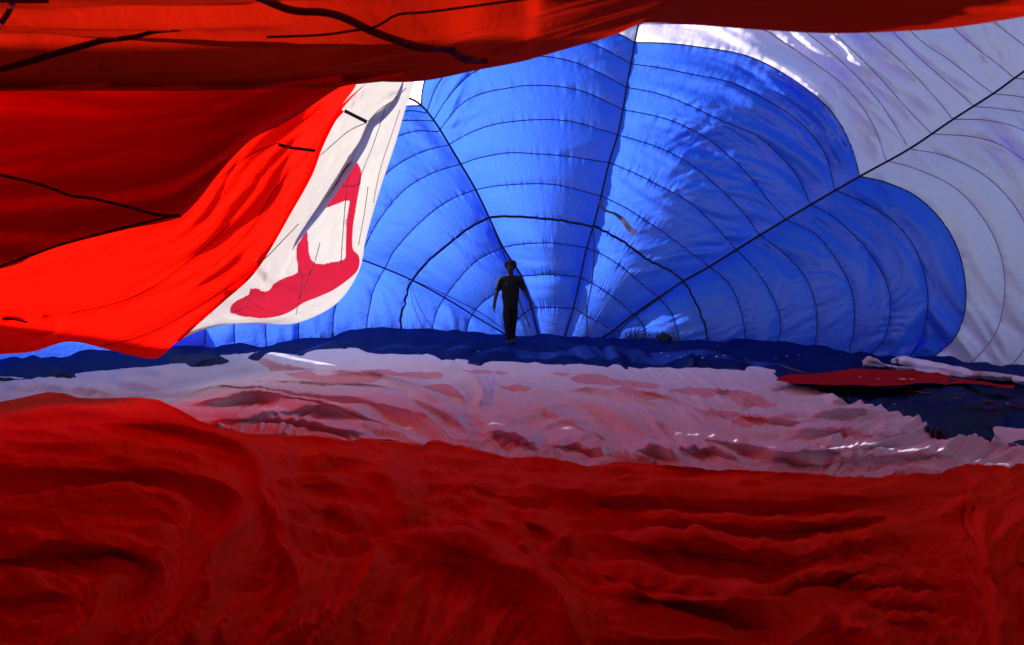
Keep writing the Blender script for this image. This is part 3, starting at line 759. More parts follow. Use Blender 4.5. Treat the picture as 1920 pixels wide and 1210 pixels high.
# ================================================================== mouth of the balloon behind the camera, unseen, narrowed to cut sky light
ys = np.linspace(-7, 7.5, 30); th = np.linspace(0, math.pi, 60)
wd_ = np.interp(ys, [-7, -2.5, 0, 3, 7.5], [1.0, 3.0, 4.6, 7.2, 8.2]); hh = np.interp(ys, [-7, -2.5, 0, 3, 7.5], [1.1, 2.2, 2.6, 3.6, 6.2])
SP = np.zeros((30, 60, 3)); SP[..., 0] = 0.3 + wd_[:, None] * np.cos(th) * (1 + 0.02 * np.sin(th * 9)); SP[..., 1] = ys[:, None]; SP[..., 2] = hh[:, None] * np.sin(th) - 0.02
xm = (SP[:-1, :-1, 0] + SP[1:, 1:, 0]) / 2; ym = (SP[:-1, :-1, 1] + SP[1:, 1:, 1]) / 2; wm = (wd_[:-1] + wd_[1:])[:, None] / 2
keep = (np.abs(xm - .3) > 0.84 * wm) | (ym < -1.2)
# nothing of it may reach into the picture
rel = SP - CAM; dep = rel @ FW; pxx = 960 + FPX * rel[..., 0] / np.maximum(dep, .01)
inview = (dep > 0.2) & (pxx > -420) & (pxx < 2320)
keep &= ~(inview[:-1, :-1] | inview[1:, 1:] | inview[:-1, 1:] | inview[1:, :-1])
tag(grid_obj('balloon_mouth', SP, M['dimmed_rear'], None, keep=keep), 'unseen mouth of the balloon beside the camera, darkened and narrowed to cut light', 'balloon cloth')

# ================================================================== cloth on the ground
def col_grid(x0, x1, dx, top, bottom, dy, power=1.0):
    xs_ = np.arange(x0, x1 + dx, dx, dtype=float)
    tp = np.array(top, float); bt = np.array(bottom, float)
    t = np.interp(xs_, tp[:, 0], tp[:, 1]); b = np.interp(xs_, bt[:, 0], bt[:, 1])
    n = int(np.max(b - t) / dy) + 2
    v = np.linspace(0, 1, n)[:, None] ** power
    return np.broadcast_to(xs_, (n, len(xs_))).copy(), t + (b - t) * v

def lay(px, py, base, macro, detail):
    z = base + (macro.at(px, py) if macro is not None else 0.0)
    z = np.minimum(z, 0.75)
    P = ground(px, py, z)
    P[..., 2] += detail
    return P

# ---- slack cloth settling: a small cloth solver (positions, stretch, shear, bending, ground contact)
def up2(X):
    h, w = X.shape[:2]
    A = np.empty((2 * h - 1, w, X.shape[2])); A[::2] = X; A[1::2] = (X[1:] + X[:-1]) / 2
    A[3:-2:2] = (9 * (X[1:-2] + X[2:-1]) - X[:-3] - X[3:]) / 16 if h > 3 else A[3:-2:2]
    B = np.empty((2 * h - 1, 2 * w - 1, X.shape[2])); B[:, ::2] = A; B[:, 1::2] = (A[:, 1:] + A[:, :-1]) / 2
    B[:, 3:-2:2] = (9 * (A[:, 1:-2] + A[:, 2:-1]) - A[:, :-3] - A[:, 3:]) / 16
    return B

def settle(X, T, ex, iters, grav, low, bend=0.25, seed=0, kick=0.004, iso=0.08):
    """X [h,w,3]; T unit direction of the folds [h,w,3]; ex excess length across the folds [h,w]"""
    X = X.astype(np.float32).copy(); T = T.astype(np.float32); ex = ex.astype(np.float32)
    S = [((slice(None), slice(0, -1)), (slice(None), slice(1, None))), ((slice(0, -1), slice(None)), (slice(1, None), slice(None))),
         ((slice(0, -1), slice(0, -1)), (slice(1, None), slice(1, None))), ((slice(0, -1), slice(1, None)), (slice(1, None), slice(0, -1))),
         ((slice(None), slice(0, -2)), (slice(None), slice(2, None))), ((slice(0, -2), slice(None)), (slice(2, None), slice(None)))]
    E = []
    for k, (a, b) in enumerate(S):
        d = X[b] - X[a]; l = np.sqrt((d * d).sum(-1)) + 1e-9
        c = ((d / l[..., None]) * T[a]).sum(-1) ** 2
        rest = l * (1 + ex[a] * (iso + (1 - iso) * (1 - c)))
        E.append((a, b, rest, (0.5, 0.5, 0.25, 0.25, bend, bend)[k]))
    n = blur(np.random.default_rng(seed).standard_normal(X.shape[:2]), 1.5); n /= n.std()
    X[..., 2] += (kick * n).astype(np.float32)
    P0 = X.copy(); V = np.zeros_like(X); low = P0[..., 2] - np.float32(low)
    wsum = np.float32(2.1)
    for it in range(iters):
        Y = X + 0.93 * V; Y[..., 2] -= grav
        for _ in range(2):
            C = np.zeros_like(Y)
            for a, b, rest, k in E:
                d = Y[b] - Y[a]; l = np.sqrt(np.einsum('ijk,ijk->ij', d, d)) + 1e-9
                f = (k * 0.5 * (l - rest) / l)[..., None] * d
                C[a] += f; C[b] -= f
            Y += C * (1.0 / 1.3)
            np.maximum(Y[..., 2], low, out=Y[..., 2])
            Y[..., :2] += 0.06 * (P0[..., :2] - Y[..., :2])
            Y[0] = P0[0]; Y[-1] = P0[-1]; Y[:, 0] = P0[:, 0]; Y[:, -1] = P0[:, -1]
        V = np.clip(Y - X, -0.02, 0.02); V[..., :2] *= 0.6; X = Y
    return X.astype(float)

def cloth(px, py, base, mp, flowmap, levels, seed=0, sub=4):
    """lay a pixel grid on the ground and let it settle coarse to fine; levels = [(excess, iterations, kick), ...]"""
    h = (px.shape[0] - 1) // sub * sub + 1; w = (px.shape[1] - 1) // sub * sub + 1
    yi = np.linspace(0, px.shape[0] - 1, h); xi = np.linspace(0, px.shape[1] - 1, w)
    XI, YI = np.meshgrid(xi, yi)
    Q = np.stack([bil(px, XI, YI), bil(py, XI, YI)], -1)
    q = Q[::sub, ::sub]
    X = lay(q[..., 0], q[..., 1], base, mp, 0.0)
    for k, (ex, iters, kick) in enumerate(levels):
        st = max(1, sub >> k); q = Q[::st, ::st][:X.shape[0], :X.shape[1]]
        gx = np.clip((q[..., 0] - flowmap.x0) / flowmap.step, 0, flowmap.w - 1.01).astype(int); gy = np.clip((q[..., 1] - flowmap.y0) / flowmap.step, 0, flowmap.h - 1.01).astype(int)
        vx, vy = flowmap.vx[gy, gx], flowmap.vy[gy, gx]
        flat = ground(q[..., 0], q[..., 1], base); fu = ground(q[..., 0] + 4 * vx, q[..., 1] + 4 * vy, base)
        T = fu - flat; T /= np.linalg.norm(T, axis=-1)[..., None] + 1e-9
        exf = np.full(q.shape[:2], ex); n = blur(np.random.default_rng(seed + 9 * k).standard_normal(exf.shape), 14 >> k); exf *= np.clip(1 + 0.45 * n / n.std(), 0.1, 2.2) * np.clip((q[..., 1] - 770) / 260, 0.12, 1.0)
        X = settle(X, T, exf, iters, 0.00002, (0.03, 0.012, 0.005)[k], seed=seed + k, kick=kick)
        if k < len(levels) - 1: X = up2(X)
    return X, Q[:X.shape[0], :X.shape[1]]

# ---- blue cloth under everything
bm = Map(-700, 560, 2700, 960, 3.0)
for g, h_, wl, wr in [([(600, 640), (680, 628), (740, 622), (800, 616), (860, 620), (930, 632)], .16, 30, 16), ([(900, 634), (1000, 625), (1080, 634), (1180, 630)], .12, 30, 12), ([(1180, 636), (1400, 645), (1560, 658)], .05, 20, 14),
                      ([(1300, 664), (1290, 676), (1310, 686)], .08, 14, 10), ([(1000, 655), (1250, 660), (1450, 672)], .05, 12, 10), ([(500, 655), (700, 645), (900, 660)], .07, 14, 10), ([(0, 690), (150, 672), (300, 662)], .05, 14, 14),
                      ([(1500, 740), (1700, 745), (1900, 742)], .04, 9, 8), ([(1700, 775), (1800, 765), (1920, 772)], .05, 9, 8), ([(1650, 735), (1800, 732), (1960, 745)], .03, 7, 8)]:
    bm.ridge(g, h_, wl, wr, .25, 4)
bm.flow([[(-300, 680), (500, 650), (1000, 640), (1500, 670), (2300, 720)], [(1000, 670), (1300, 680), (1600, 690)], [(1500, 740), (1700, 735), (1920, 760)], [(1700, 790), (1800, 775), (1900, 770)]], 20)
ba, bb, bc = bm.lic(0.9, 12, 51, .4), bm.lic(2.5, 26, 52, .4), bm.lic(6, 40, 53, .3)
px, py = col_grid(-600, 2600, 3.2, [(-600, 640), (0, 640), (330, 655), (470, 632), (640, 626), (740, 618), (800, 612), (860, 616), (950, 627), (1100, 630), (1250, 634), (1400, 640), (1560, 655), (1700, 666), (1800, 680), (1900, 694), (2100, 730), (2600, 800)],
                  [(-600, 900), (2600, 940)], 2.6, 1.25)
def smp(m, a, px, py): return bil(a, (px - m.x0) / m.step, (py - m.y0) / m.step)
det = 0.020 * sharp(smp(bm, ba, px, py)) + 0.045 * roll_(smp(bm, bb, px, py)) + 0.05 * roll_(smp(bm, bc, px, py)) - 0.06
BP = lay(px, py, 0.03, bm, det)
_t = np.array([(-700, 740), (0, 708), (300, 690), (600, 652), (900, 680), (1450, 692), (1480, 722), (1650, 765), (1740, 812), (1860, 850), (2700, 950)], float)
under = py > np.interp(px, _t[:, 0], _t[:, 1]) + 12
BP[..., 2] = np.where(under, -0.04, BP[..., 2])
tag(grid_obj('blue_floor_cloth', BP, M['floor_blue']), 'deep blue crumpled balloon cloth spread on the ground at the foot of the wall', 'balloon cloth')

# ---- white cloth in the middle
red_top = [(-700, 790), (-300, 770), (0, 748), (40, 742), (90, 732), (115, 734), (145, 742), (210, 744), (260, 743), (295, 748), (330, 762), (370, 785), (410, 800), (470, 808), (520, 810), (600, 817), (650, 823), (680, 819), (720, 822), (790, 832), (797, 824), (815, 821),
           (835, 825), (855, 832), (866, 829), (878, 838), (920, 848), (960, 857), (1050, 868), (1100, 872), (1160, 867), (1230, 870), (1300, 878), (1400, 886), (1450, 890), (1600, 890), (1700, 888), (1760, 886), (1790, 876), (1830, 869), (1880, 871), (1895, 876), (1908, 868), (1930, 869), (2100, 880), (2700, 930)]
wm_ = Map(-700, 620, 2700, 980, 2.5)
WR = [([(390, 720), (470, 714), (600, 720), (720, 726), (780, 760)], .10, 9, 7), ([(290, 742), (360, 736), (440, 728), (560, 736), (700, 752), (790, 780), (860, 826)], .12, 14, 10),
      ([(310, 770), (400, 752), (480, 742), (600, 760), (700, 782), (760, 802)], .11, 12, 8), ([(380, 800), (480, 786), (560, 772), (640, 778), (690, 800)], .10, 10, 7), ([(440, 800), (520, 790), (620, 805), (720, 818)], .08, 8, 6),
      ([(560, 692), (680, 700), (760, 715), (800, 740), (870, 790)], .10, 9, 6), ([(750, 738), (800, 756), (850, 782), (875, 815)], .10, 9, 6), ([(620, 668), (700, 672), (800, 685), (900, 700)], .06, 8, 7),
      ([(850, 700), (890, 715), (905, 745), (885, 775)], .08, 8, 5), ([(800, 722), (850, 740), (880, 765)], .06, 8, 5), ([(480, 676), (520, 684), (600, 696)], .09, 9, 6), ([(470, 700), (440, 690), (400, 712)], .05, 8, 8),
      ([(560, 668), (640, 656), (720, 668)], .07, 20, 14), ([(0, 728), (80, 722), (150, 735)], .05, 8, 6), ([(90, 722), (160, 730), (230, 738)], .05, 6, 6), ([(200, 712), (260, 722), (320, 735)], .05, 8, 6), ([(210, 700), (260, 692), (330, 708)], .05, 8, 6),
      ([(1030, 732), (1110, 730), (1200, 750), (1270, 770)], .06, 8, 5), ([(1150, 728), (1260, 745), (1330, 775), (1400, 790)], .07, 8, 5), ([(1060, 745), (1120, 770), (1180, 800), (1250, 835)], .05, 8, 5), ([(980, 760), (1080, 800), (1150, 840)], .05, 8, 5),
      ([(900, 805), (960, 820), (1020, 842)], .09, 9, 6), ([(1020, 842), (1080, 838), (1160, 868)], .07, 9, 6), ([(1150, 865), (1220, 848), (1290, 875)], .07, 9, 6), ([(1250, 850), (1330, 850), (1400, 880)], .07, 9, 6), ([(1260, 830), (1380, 845), (1500, 870), (1600, 875)], .06, 8, 5),
      ([(1180, 760), (1220, 790), (1240, 820)], .05, 7, 5), ([(1290, 735), (1340, 755), (1420, 768)], .05, 8, 6), ([(1350, 775), (1450, 790), (1560, 795)], .06, 8, 5), ([(1400, 860), (1500, 862), (1620, 845), (1740, 815)], .09, 10, 6),
      ([(1450, 815), (1560, 808), (1640, 820), (1750, 812)], .07, 8, 6), ([(1500, 780), (1600, 776), (1660, 768)], .07, 7, 5), ([(1480, 880), (1600, 868), (1750, 862), (1850, 860)], .06, 8, 6), ([(1540, 755), (1600, 752), (1640, 760)], .06, 6, 5),
      ([(1500, 835), (1620, 832), (1735, 800)], .06, 8, 5), ([(1850, 845), (1880, 832), (1920, 838)], .08, 9, 6), ([(1250, 700), (1350, 705), (1450, 712)], .04, 7, 6), ([(1000, 700), (1100, 698), (1180, 712)], .04, 7, 6)]
for g, h_, wl, wr in WR: wm_.ridge(g, h_ * 0.75, wl * .9, wr * .7, .25, 1.5, True)
wm_.flow([g for g, *_ in WR], 14)
wa, wb, wc = wm_.lic(0.8, 22, 61, .3), wm_.lic(1.4, 50, 62, .22), wm_.lic(3.0, 100, 63, .15)
white_top = [(-700, 740), (-300, 725), (0, 706), (60, 708), (140, 700), (220, 694), (300, 688), (370, 672), (395, 664), (450, 662), (505, 660), (530, 661), (560, 664), (585, 656), (610, 648), (640, 644), (665, 649), (690, 660), (715, 664), (760, 665), (800, 663),
             (812, 667), (830, 676), (850, 673), (900, 678), (905, 674), (912, 678), (990, 682), (1005, 678), (1020, 682), (1080, 683), (1140, 687), (1150, 683), (1200, 690), (1250, 690), (1265, 694), (1290, 691), (1325, 690), (1332, 686), (1345, 690), (1360, 688), (1380, 691),
             (1410, 687), (1452, 691), (1456, 700), (1480, 722), (1505, 728), (1560, 744), (1592, 757), (1613, 751), (1622, 760), (1640, 760), (1650, 759), (1664, 774), (1686, 777), (1698, 786), (1726, 793), (1746, 811), (1764, 828),
             (1790, 840), (1845, 841), (1856, 850), (1866, 841), (1900, 846), (1925, 844), (2000, 870), (2700, 950)]
px, py = col_grid(-700, 2600, 1.9, white_top, [(-700, 860), (0, 860), (400, 880), (1000, 920), (1500, 930), (2600, 1000)], 1.9)
pxw, pyw = px, py
near = np.clip((py - 640) / 120, 0.6, 1.2)
det = near * (0.014 * roll_(smp(wm_, wa, px, py)) + 0.014 * roll_(smp(wm_, wb, px, py)) + 0.014 * smp(wm_, wc, px, py))
WP = lay(px, py, 0.05, wm_, det)
WP[0, :, 2] -= 0.06
_r = np.array(red_top, float)
WP[..., 2] = np.where(py > np.interp(px, _r[:, 0], _r[:, 1]) + 14, 0.0, WP[..., 2])
patches = [
    [(478, 676), (500, 674), (520, 682), (560, 690), (572, 694), (540, 695), (510, 700), (500, 690)],
    [(530, 700), (580, 698), (600, 705), (660, 702), (700, 698), (720, 706), (700, 718), (640, 722), (580, 716), (545, 708)],
    [(672, 696), (720, 694), (760, 704), (745, 708), (700, 706)],
    [(752, 704), (770, 698), (820, 702), (830, 710), (790, 712), (765, 710)],
    [(860, 697), (940, 698), (950, 703), (900, 704)],
    [(790, 728), (830, 722), (860, 735), (870, 752), (850, 750), (815, 738)],
    [(1032, 702), (1060, 702), (1066, 708), (1045, 708)],
    [(1080, 706), (1110, 702), (1150, 712), (1200, 716), (1240, 728), (1200, 730), (1140, 724), (1090, 722), (1068, 714)],
    [(1150, 729), (1180, 730), (1230, 740), (1245, 750), (1215, 752), (1170, 740)],
    [(1250, 734), (1300, 730), (1350, 732), (1370, 742), (1310, 746)],
    [(1335, 738), (1365, 732), (1400, 738), (1440, 758), (1455, 768), (1400, 766), (1370, 752)],
    [(932, 731), (960, 729), (990, 735), (995, 740), (945, 737)],
    [(1370, 790), (1400, 786), (1440, 795), (1410, 806), (1375, 800)],
    [(1320, 768), (1420, 780), (1500, 786), (1440, 790), (1350, 782)],
]
cxp = (px[:-1, :-1] + px[1:, 1:]) / 2; cyp = (py[:-1, :-1] + py[1:, 1:]) / 2
pm = [inpoly(cxp, cyp, resample(p + p[:1], 60)) for p in patches]
anyp = np.any(pm, axis=0)
wf = thing('white_floor_cloth', 'rumpled white and pink balloon cloth spread on the ground between the red and the blue', 'balloon cloth', (0, 8, 0))
wpanel = grid_obj('cloth_panel', WP, M['floor_white'], wf, keep=~anyp)
for m_ in pm: grid_obj('red_patch', WP, M['floor_patch'], wf, keep=m_)
w_bvh = bvh_of([WP[::2, ::2]])
strap('seam', [(921, 699), (925, 712), (922, 728), (920, 740)], 4.5, w_bvh, M['white'], wpanel, 0.02)

# ---- red foreground cloth
rm = Map(-700, 700, 2700, 1400, 3.0)
RR = [  # crest, height, falloff left/right of the direction of travel
    ([(-100, 880), (150, 868), (300, 870), (420, 900), (455, 935), (432, 990), (385, 1055), (330, 1130), (255, 1215)], .12, 46, 14),
    ([(120, 800), (300, 788), (430, 818), (478, 860), (492, 915), (520, 960), (527, 1010), (558, 1070), (540, 1125), (470, 1200), (440, 1240)], .13, 42, 13),
    ([(-100, 950), (150, 922), (300, 914), (345, 935), (345, 985), (300, 1010)], .10, 10, 34),
    ([(-100, 1045), (120, 1014), (230, 1012), (300, 1040), (305, 1080), (265, 1140), (170, 1230)], .11, 30, 13),
    ([(355, 1050), (385, 1080), (390, 1120), (330, 1220)], .09, 24, 12),
    ([(460, 1060), (400, 1070), (360, 1095)], .07, 14, 12),
    ([(650, 1055), (600, 1125), (520, 1180), (450, 1240)], .10, 22, 14),
    ([(-100, 1120), (60, 1100), (160, 1110), (120, 1180), (20, 1240)], .06, 24, 14),
    ([(680, 872), (725, 888), (750, 935), (763, 985)], .13, 26, 12),
    ([(715, 985), (700, 1040), (650, 1110), (600, 1170), (540, 1240)], .12, 26, 16),
    ([(560, 960), (620, 945), (690, 975)], .06, 12, 8), ([(530, 900), (600, 895), (660, 900)], .06, 12, 8), ([(560, 870), (640, 850), (700, 860)], .05, 14, 10), ([(540, 1000), (600, 990), (640, 1010)], .05, 10, 8),
    ([(725, 990), (800, 1000), (880, 1008), (950, 1040), (1020, 1080), (1060, 1130), (1120, 1230)], .15, 24, 34),
    ([(800, 1060), (760, 1100), (745, 1150), (700, 1240)], .08, 16, 12), ([(880, 1090), (860, 1140), (820, 1220)], .07, 14, 12), ([(960, 1110), (930, 1160), (870, 1230)], .06, 14, 12), ([(1000, 1160), (970, 1200), (940, 1240)], .05, 12, 10),
    ([(700, 1150), (650, 1160), (600, 1190)], .05, 10, 10), ([(780, 1150), (790, 1180), (760, 1230)], .05, 10, 10),
    ([(880, 945), (950, 975), (975, 1010), (1010, 1045)], .10, 18, 13), ([(960, 962), (1010, 962), (1050, 990), (1080, 1030)], .10, 16, 12), ([(1050, 970), (1060, 1000), (1020, 1030)], .06, 10, 10),
    ([(820, 905), (900, 900), (980, 915), (1060, 920)], .06, 16, 12), ([(860, 900), (900, 930), (935, 960)], .06, 12, 10),
    ([(940, 905), (1100, 918), (1300, 923), (1500, 922), (1700, 912), (1820, 905)], .13, 14, 16), ([(1120, 952), (1280, 958), (1420, 968), (1560, 955), (1750, 938)], .12, 13, 13),
    ([(1070, 1000), (1280, 1002), (1420, 1018), (1520, 1016), (1640, 990), (1800, 972)], .13, 14, 15), ([(1040, 1050), (1150, 1055), (1280, 1083), (1420, 1100), (1500, 1060), (1600, 1045), (1760, 1030)], .12, 14, 16),
    ([(1100, 1095), (1280, 1100), (1420, 1125), (1490, 1130)], .14, 16, 22), ([(1160, 860), (1300, 870), (1450, 885), (1600, 885)], .08, 12, 10), ([(1300, 900), (1500, 900), (1700, 893)], .06, 10, 9),
    ([(1560, 1148), (1610, 1175), (1680, 1240)], .12, 30, 22), ([(1580, 1110), (1540, 1160), (1450, 1230)], .06, 18, 16), ([(1400, 1040), (1560, 1030), (1700, 1022)], .06, 9, 8), ([(1560, 1078), (1680, 1070), (1800, 1078)], .06, 9, 8), ([(1600, 1100), (1700, 1105), (1790, 1120)], .05, 9, 8),
    ([(1540, 1130), (1660, 1140), (1780, 1150)], .05, 10, 8), ([(1820, 880), (1835, 940), (1838, 1010), (1860, 1090), (1875, 1160), (1880, 1240)], .08, 14, 12), ([(1960, 920), (1880, 985), (1848, 1030), (1860, 1070), (1890, 1100)], .14, 40, 10),
    ([(1920, 1060), (1885, 1110), (1880, 1180)], .08, 16, 12), ([(0, 815), (120, 830), (240, 830)], .05, 14, 10), ([(200, 850), (300, 838), (400, 850)], .05, 12, 10), ([(0, 780), (150, 765), (280, 790)], .06, 20, 14),
    ([(1750, 960), (1800, 935), (1850, 925)], .06, 10, 10), ([(1100, 1180), (1250, 1170), (1400, 1190)], .06, 20, 16),
    ([(0, 1000), (120, 985), (220, 1000)], .035, 12, 10), ([(480, 1100), (430, 1140), (400, 1200)], .06, 14, 10),
]
RR = [(g, h_ * 0.9, wl, wr) for g, h_, wl, wr in RR]
for g, h_, wl, wr in RR: rm.ridge(g, h_ * 0.72, wl * .85, wr * .55, .25, 1.2, True)
rm.flow([g for g, *_ in RR], 22)
ra, rb, rc = rm.lic(0.9, 40, 71, .3), rm.lic(1.5, 80, 72, .22), rm.lic(4.0, 150, 73, .15); rd = rm.lic(1.2, 5, 74, .8); re = rm.lic(2.4, 110, 75, .2)
px, py = col_grid(-700, 2600, 2.6, red_top, [(-700, 1390), (2600, 1390)], 2.3, 1.15)
RP, rq_ = cloth(px, py, 0.12, rm, rm, [(0.02, 60, .002), (0.03, 50, .0015), (0.05, 50, .0008)], seed=91)
px, py = rq_[..., 0], rq_[..., 1]
wgt = np.clip((py - 730) / 200, 0.35, 1.0) * (1 - 0.8 * np.exp(-(((px - 230) / 110) ** 2 + ((py - 960) / 38) ** 2)))
RP[..., 2] += wgt * (0.008 * smp(rm, ra, px, py) + 0.012 * roll_(smp(rm, rb, px, py)) + 0.009 * roll_(smp(rm, re, px, py)) + 0.012 * smp(rm, rc, px, py) - 0.02)
# the cloth lies thicker over the pile at left
RP[0, :, 2] -= 0.10
rf = thing('red_floor_cloth', 'rumpled dark red balloon cloth filling the whole foreground', 'balloon cloth', (0, 3.5, 0))
grid_obj('cloth_panel', RP, M['floor_red'], rf)
r_bvh = bvh_of([RP[::2, ::2]])
strap('load_tape', [(1822, 905), (1815, 950), (1812, 985), (1835, 1020), (1848, 1070), (1862, 1110), (1868, 1160), (1872, 1230)], 15, r_bvh, M['floor_red'], rf, 0.02, thick=0.01)

# white piece at the right edge of the picture
px, py = col_grid(1862, 2200, 2.0, [(1862, 803), (1872, 798), (1900, 799), (1925, 802), (2200, 830)], [(1862, 806), (1870, 820), (1882, 829), (1900, 840), (1925, 846), (2200, 880)], 2.0)
tag(grid_obj('white_cloth_scrap', lay(px, py, 0.10, None, 0.03 * smp(wm_, wc, px, py) + 0.01 * smp(wm_, wb, px, py)), M['floor_white']), 'small white cloth end lying on the blue cloth at the right edge', 'balloon cloth')
# red patch on the blue cloth, right
px, py = col_grid(1455, 1900, 1.8, [(1455, 712), (1462, 707), (1475, 702), (1478, 699), (1520, 697), (1560, 692), (1600, 688), (1650, 690), (1700, 694), (1760, 703), (1815, 713), (1900, 722)],
                  [(1455, 714), (1480, 721), (1560, 722), (1600, 721), (1640, 724), (1700, 721), (1760, 720), (1850, 725), (1900, 727)], 1.6)
M['patch_red'] = fabric('dark_red_floor_nylon', (0.36, 0.004, 0.006), (0.03, 0.0, 0.0), 0.02, 0.4, 0.5, 12, 0.15)
tag(grid_obj('red_floor_patch', lay(px, py, 0.17, None, 0.012 * smp(wm_, wc, px, py) + 0.008 * smp(wm_, wb, px, py)), M['patch_red']), 'flat dark red cloth lying on the blue cloth at right', 'balloon cloth')

b_bvh = bvh_of([BP[::2, ::2]])
def floor_tube(name, spec, mat, parent=None, rough=0.12, seed=1, sides=26, n=70, lift=0.5, flat=0.8):
    q = resample(spec, n); r = np.random.default_rng(seed)
    c = []; rad = []
    for a, b, w in q:
        d = hit(b_bvh, a, b + w, 12.0); c.append(W(a, b, d - 0.05)); rad.append(w * d / FPX)
    c = np.array(c); P = tube_mesh(name, c, rad, sides)
    nz = blur(r.standard_normal((n + 20, sides * 3)), 1.2)[:n, :sides + 1]; nz /= nz.std(); nz[:, -1] = nz[:, 0]
    nl = blur(np.repeat(r.standard_normal((1, sides * 3)), n + 20, 0), 0.8)[:n, :sides + 1]; nl /= nl.std(); nl[:, -1] = nl[:, 0]
    P = c[:, None] + (P - c[:, None]) * (1 + rough * nz + rough * nl)[..., None]
    P[..., 2] = c[:, None, 2] + (P[..., 2] - c[:, None, 2]) * flat
    P = np.concatenate([np.repeat(c[:1, None], sides + 1, 1), P, np.repeat(c[-1:, None], sides + 1, 1)])
    return grid_obj(name, P, mat, parent)
tag(floor_tube('cloth_roll', [(1676, 678, 5), (1690, 677, 8), (1720, 682, 10), (1760, 691, 11), (1800, 699, 10), (1835, 705, 9), (1880, 709, 8), (1930, 716, 9), (1990, 724, 9)], M['floor_white'], seed=3), 'bunched roll of white cloth lying behind the flat red cloth', 'balloon cloth')
tag(floor_tube('cloth_tuft', [(1626, 678, 9), (1640, 680, 8), (1655, 685, 4), (1680, 689, 3.5), (1710, 693, 4), (1750, 699, 5), (1785, 705, 3)], M['floor_white'], seed=4, rough=.22), 'small fanned white cloth tuft left of the white roll', 'balloon cloth')
tag(floor_tube('dark_shadow_piece', [(1815, 709, 4), (1835, 711, 7), (1860, 713, 7), (1885, 714, 6), (1900, 718, 3)], solid('dark_violet_shadow', (0.02, 0.008, 0.04)), seed=5), 'dark violet cloth laid in for the shadow under the white roll', 'balloon cloth')  # dark piece standing in for the shadow under the roll

def cord(name, pts, label, rad=0.012, group=None, mat=None, cat='rope', parent=None):
    q = resample(pts, 40); P = tube_mesh(name, W(q[:, 0], q[:, 1], q[:, 2]), rad)
    o = grid_obj(name, P, mat or M['rope'], parent)
    return tag(o, label, cat, group)
G_ = 'control lines hanging in front of the blue wall'
def wd(x, y): return hit(wall_bvh, x, y, 15.0) - 0.06
cord('control_line', [(917, 408, wd(917, 408)), (933, 450, 16.2), (948, 486, 15.9), (973, 563, 15.7), (995, 616, 15.6)], 'thin line running down behind the head of the person', .014, G_)
cord('control_line', [(1112, 425, wd(1112, 425)), (1114, 470, 16.0), (1110, 530, 15.8), (1101, 580, 15.7), (1101, 634, 15.6)], 'thin line hanging just right of the centre tape', .014, G_)
cord('control_line', [(1280, 528, wd(1280, 528)), (1232, 563, 15.2), (1185, 598, 15.4), (1158, 624, 15.5)], 'thin line running beside the long right tape down to the floor', .014, G_)
cord('control_line', [(773, 525, wd(773, 525)), (840, 555, 15.4), (900, 586, 15.5), (938, 612, 15.5)], 'thin line running beside the lower left tape towards the legs of the person', .010, G_)
cord('control_line', [(766, 524, wd(766, 524)), (776, 575, 15.2), (796, 622, 15.0)], 'left one of two fine lines dropping from the lower left tape', .007, G_)
cord('control_line', [(768, 524, wd(768, 524)), (784, 570, 15.2), (812, 620, 15.0)], 'right one of two fine lines dropping from the lower left tape', .007, G_)
def fcord(pts, label, rad=.012):
    q = [(a, b, hit(b_bvh, a, b, 10) - 0.04) for a, b in pts]
    cord('floor_cord', q, label, rad, None, M['seam_red2'], 'cord')
M['seam_red2'] = solid('dark_red_cord', (0.12, 0.005, 0.01))
fcord([(1690, 733), (1715, 735), (1745, 739)], 'short dark red cord on the blue cloth below the red cloth')
fcord([(1790, 748), (1850, 753), (1900, 762), (1940, 768)], 'long dark red cord on the blue cloth at the right edge')
fcord([(1463, 684), (1480, 691), (1500, 697), (1515, 700)], 'short red cord at the far edge of the white cloth')

# loose ribbon on the centre tape
rib = thing('loose_ribbon', 'loose grey ribbon with a pale broad end hanging right of the centre tape', 'ribbon', tuple(W(1126, 378, 13.8)))
rq = resample([(1126, 376, 5, 14.9), (1127, 384, 6, 14.7), (1130, 391, 6, 14.5), (1140, 397, 4, 14.4), (1153, 401, 5, 14.3), (1165, 410, 8, 14.2), (1173, 419, 9, 14.1), (1181, 430, 10, 14.1), (1193, 438, 8, 14.0)], 40)
t = np.gradient(rq[:, :2], axis=0); t /= np.linalg.norm(t, axis=1)[:, None]; nn = np.stack([-t[:, 1], t[:, 0]], 1)
w_ = rq[:, 2:3] / 2; A = rq[:, :2] + nn * w_; B = rq[:, :2] - nn * w_; d = rq[:, 3]
RPb = np.stack([W(A[:, 0], A[:, 1], d), W(rq[:, 0], rq[:, 1], d - .015), W(B[:, 0], B[:, 1], d), W(rq[:, 0], rq[:, 1], d + .012), W(A[:, 0], A[:, 1], d)], 1)
grid_obj('band', RPb[:24], solid('grey_ribbon', (0.05, 0.05, 0.10)), rib)
grid_obj('end_tab', RPb[23:], solid('pale_ribbon_end', (0.35, 0.35, 0.42)), rib)

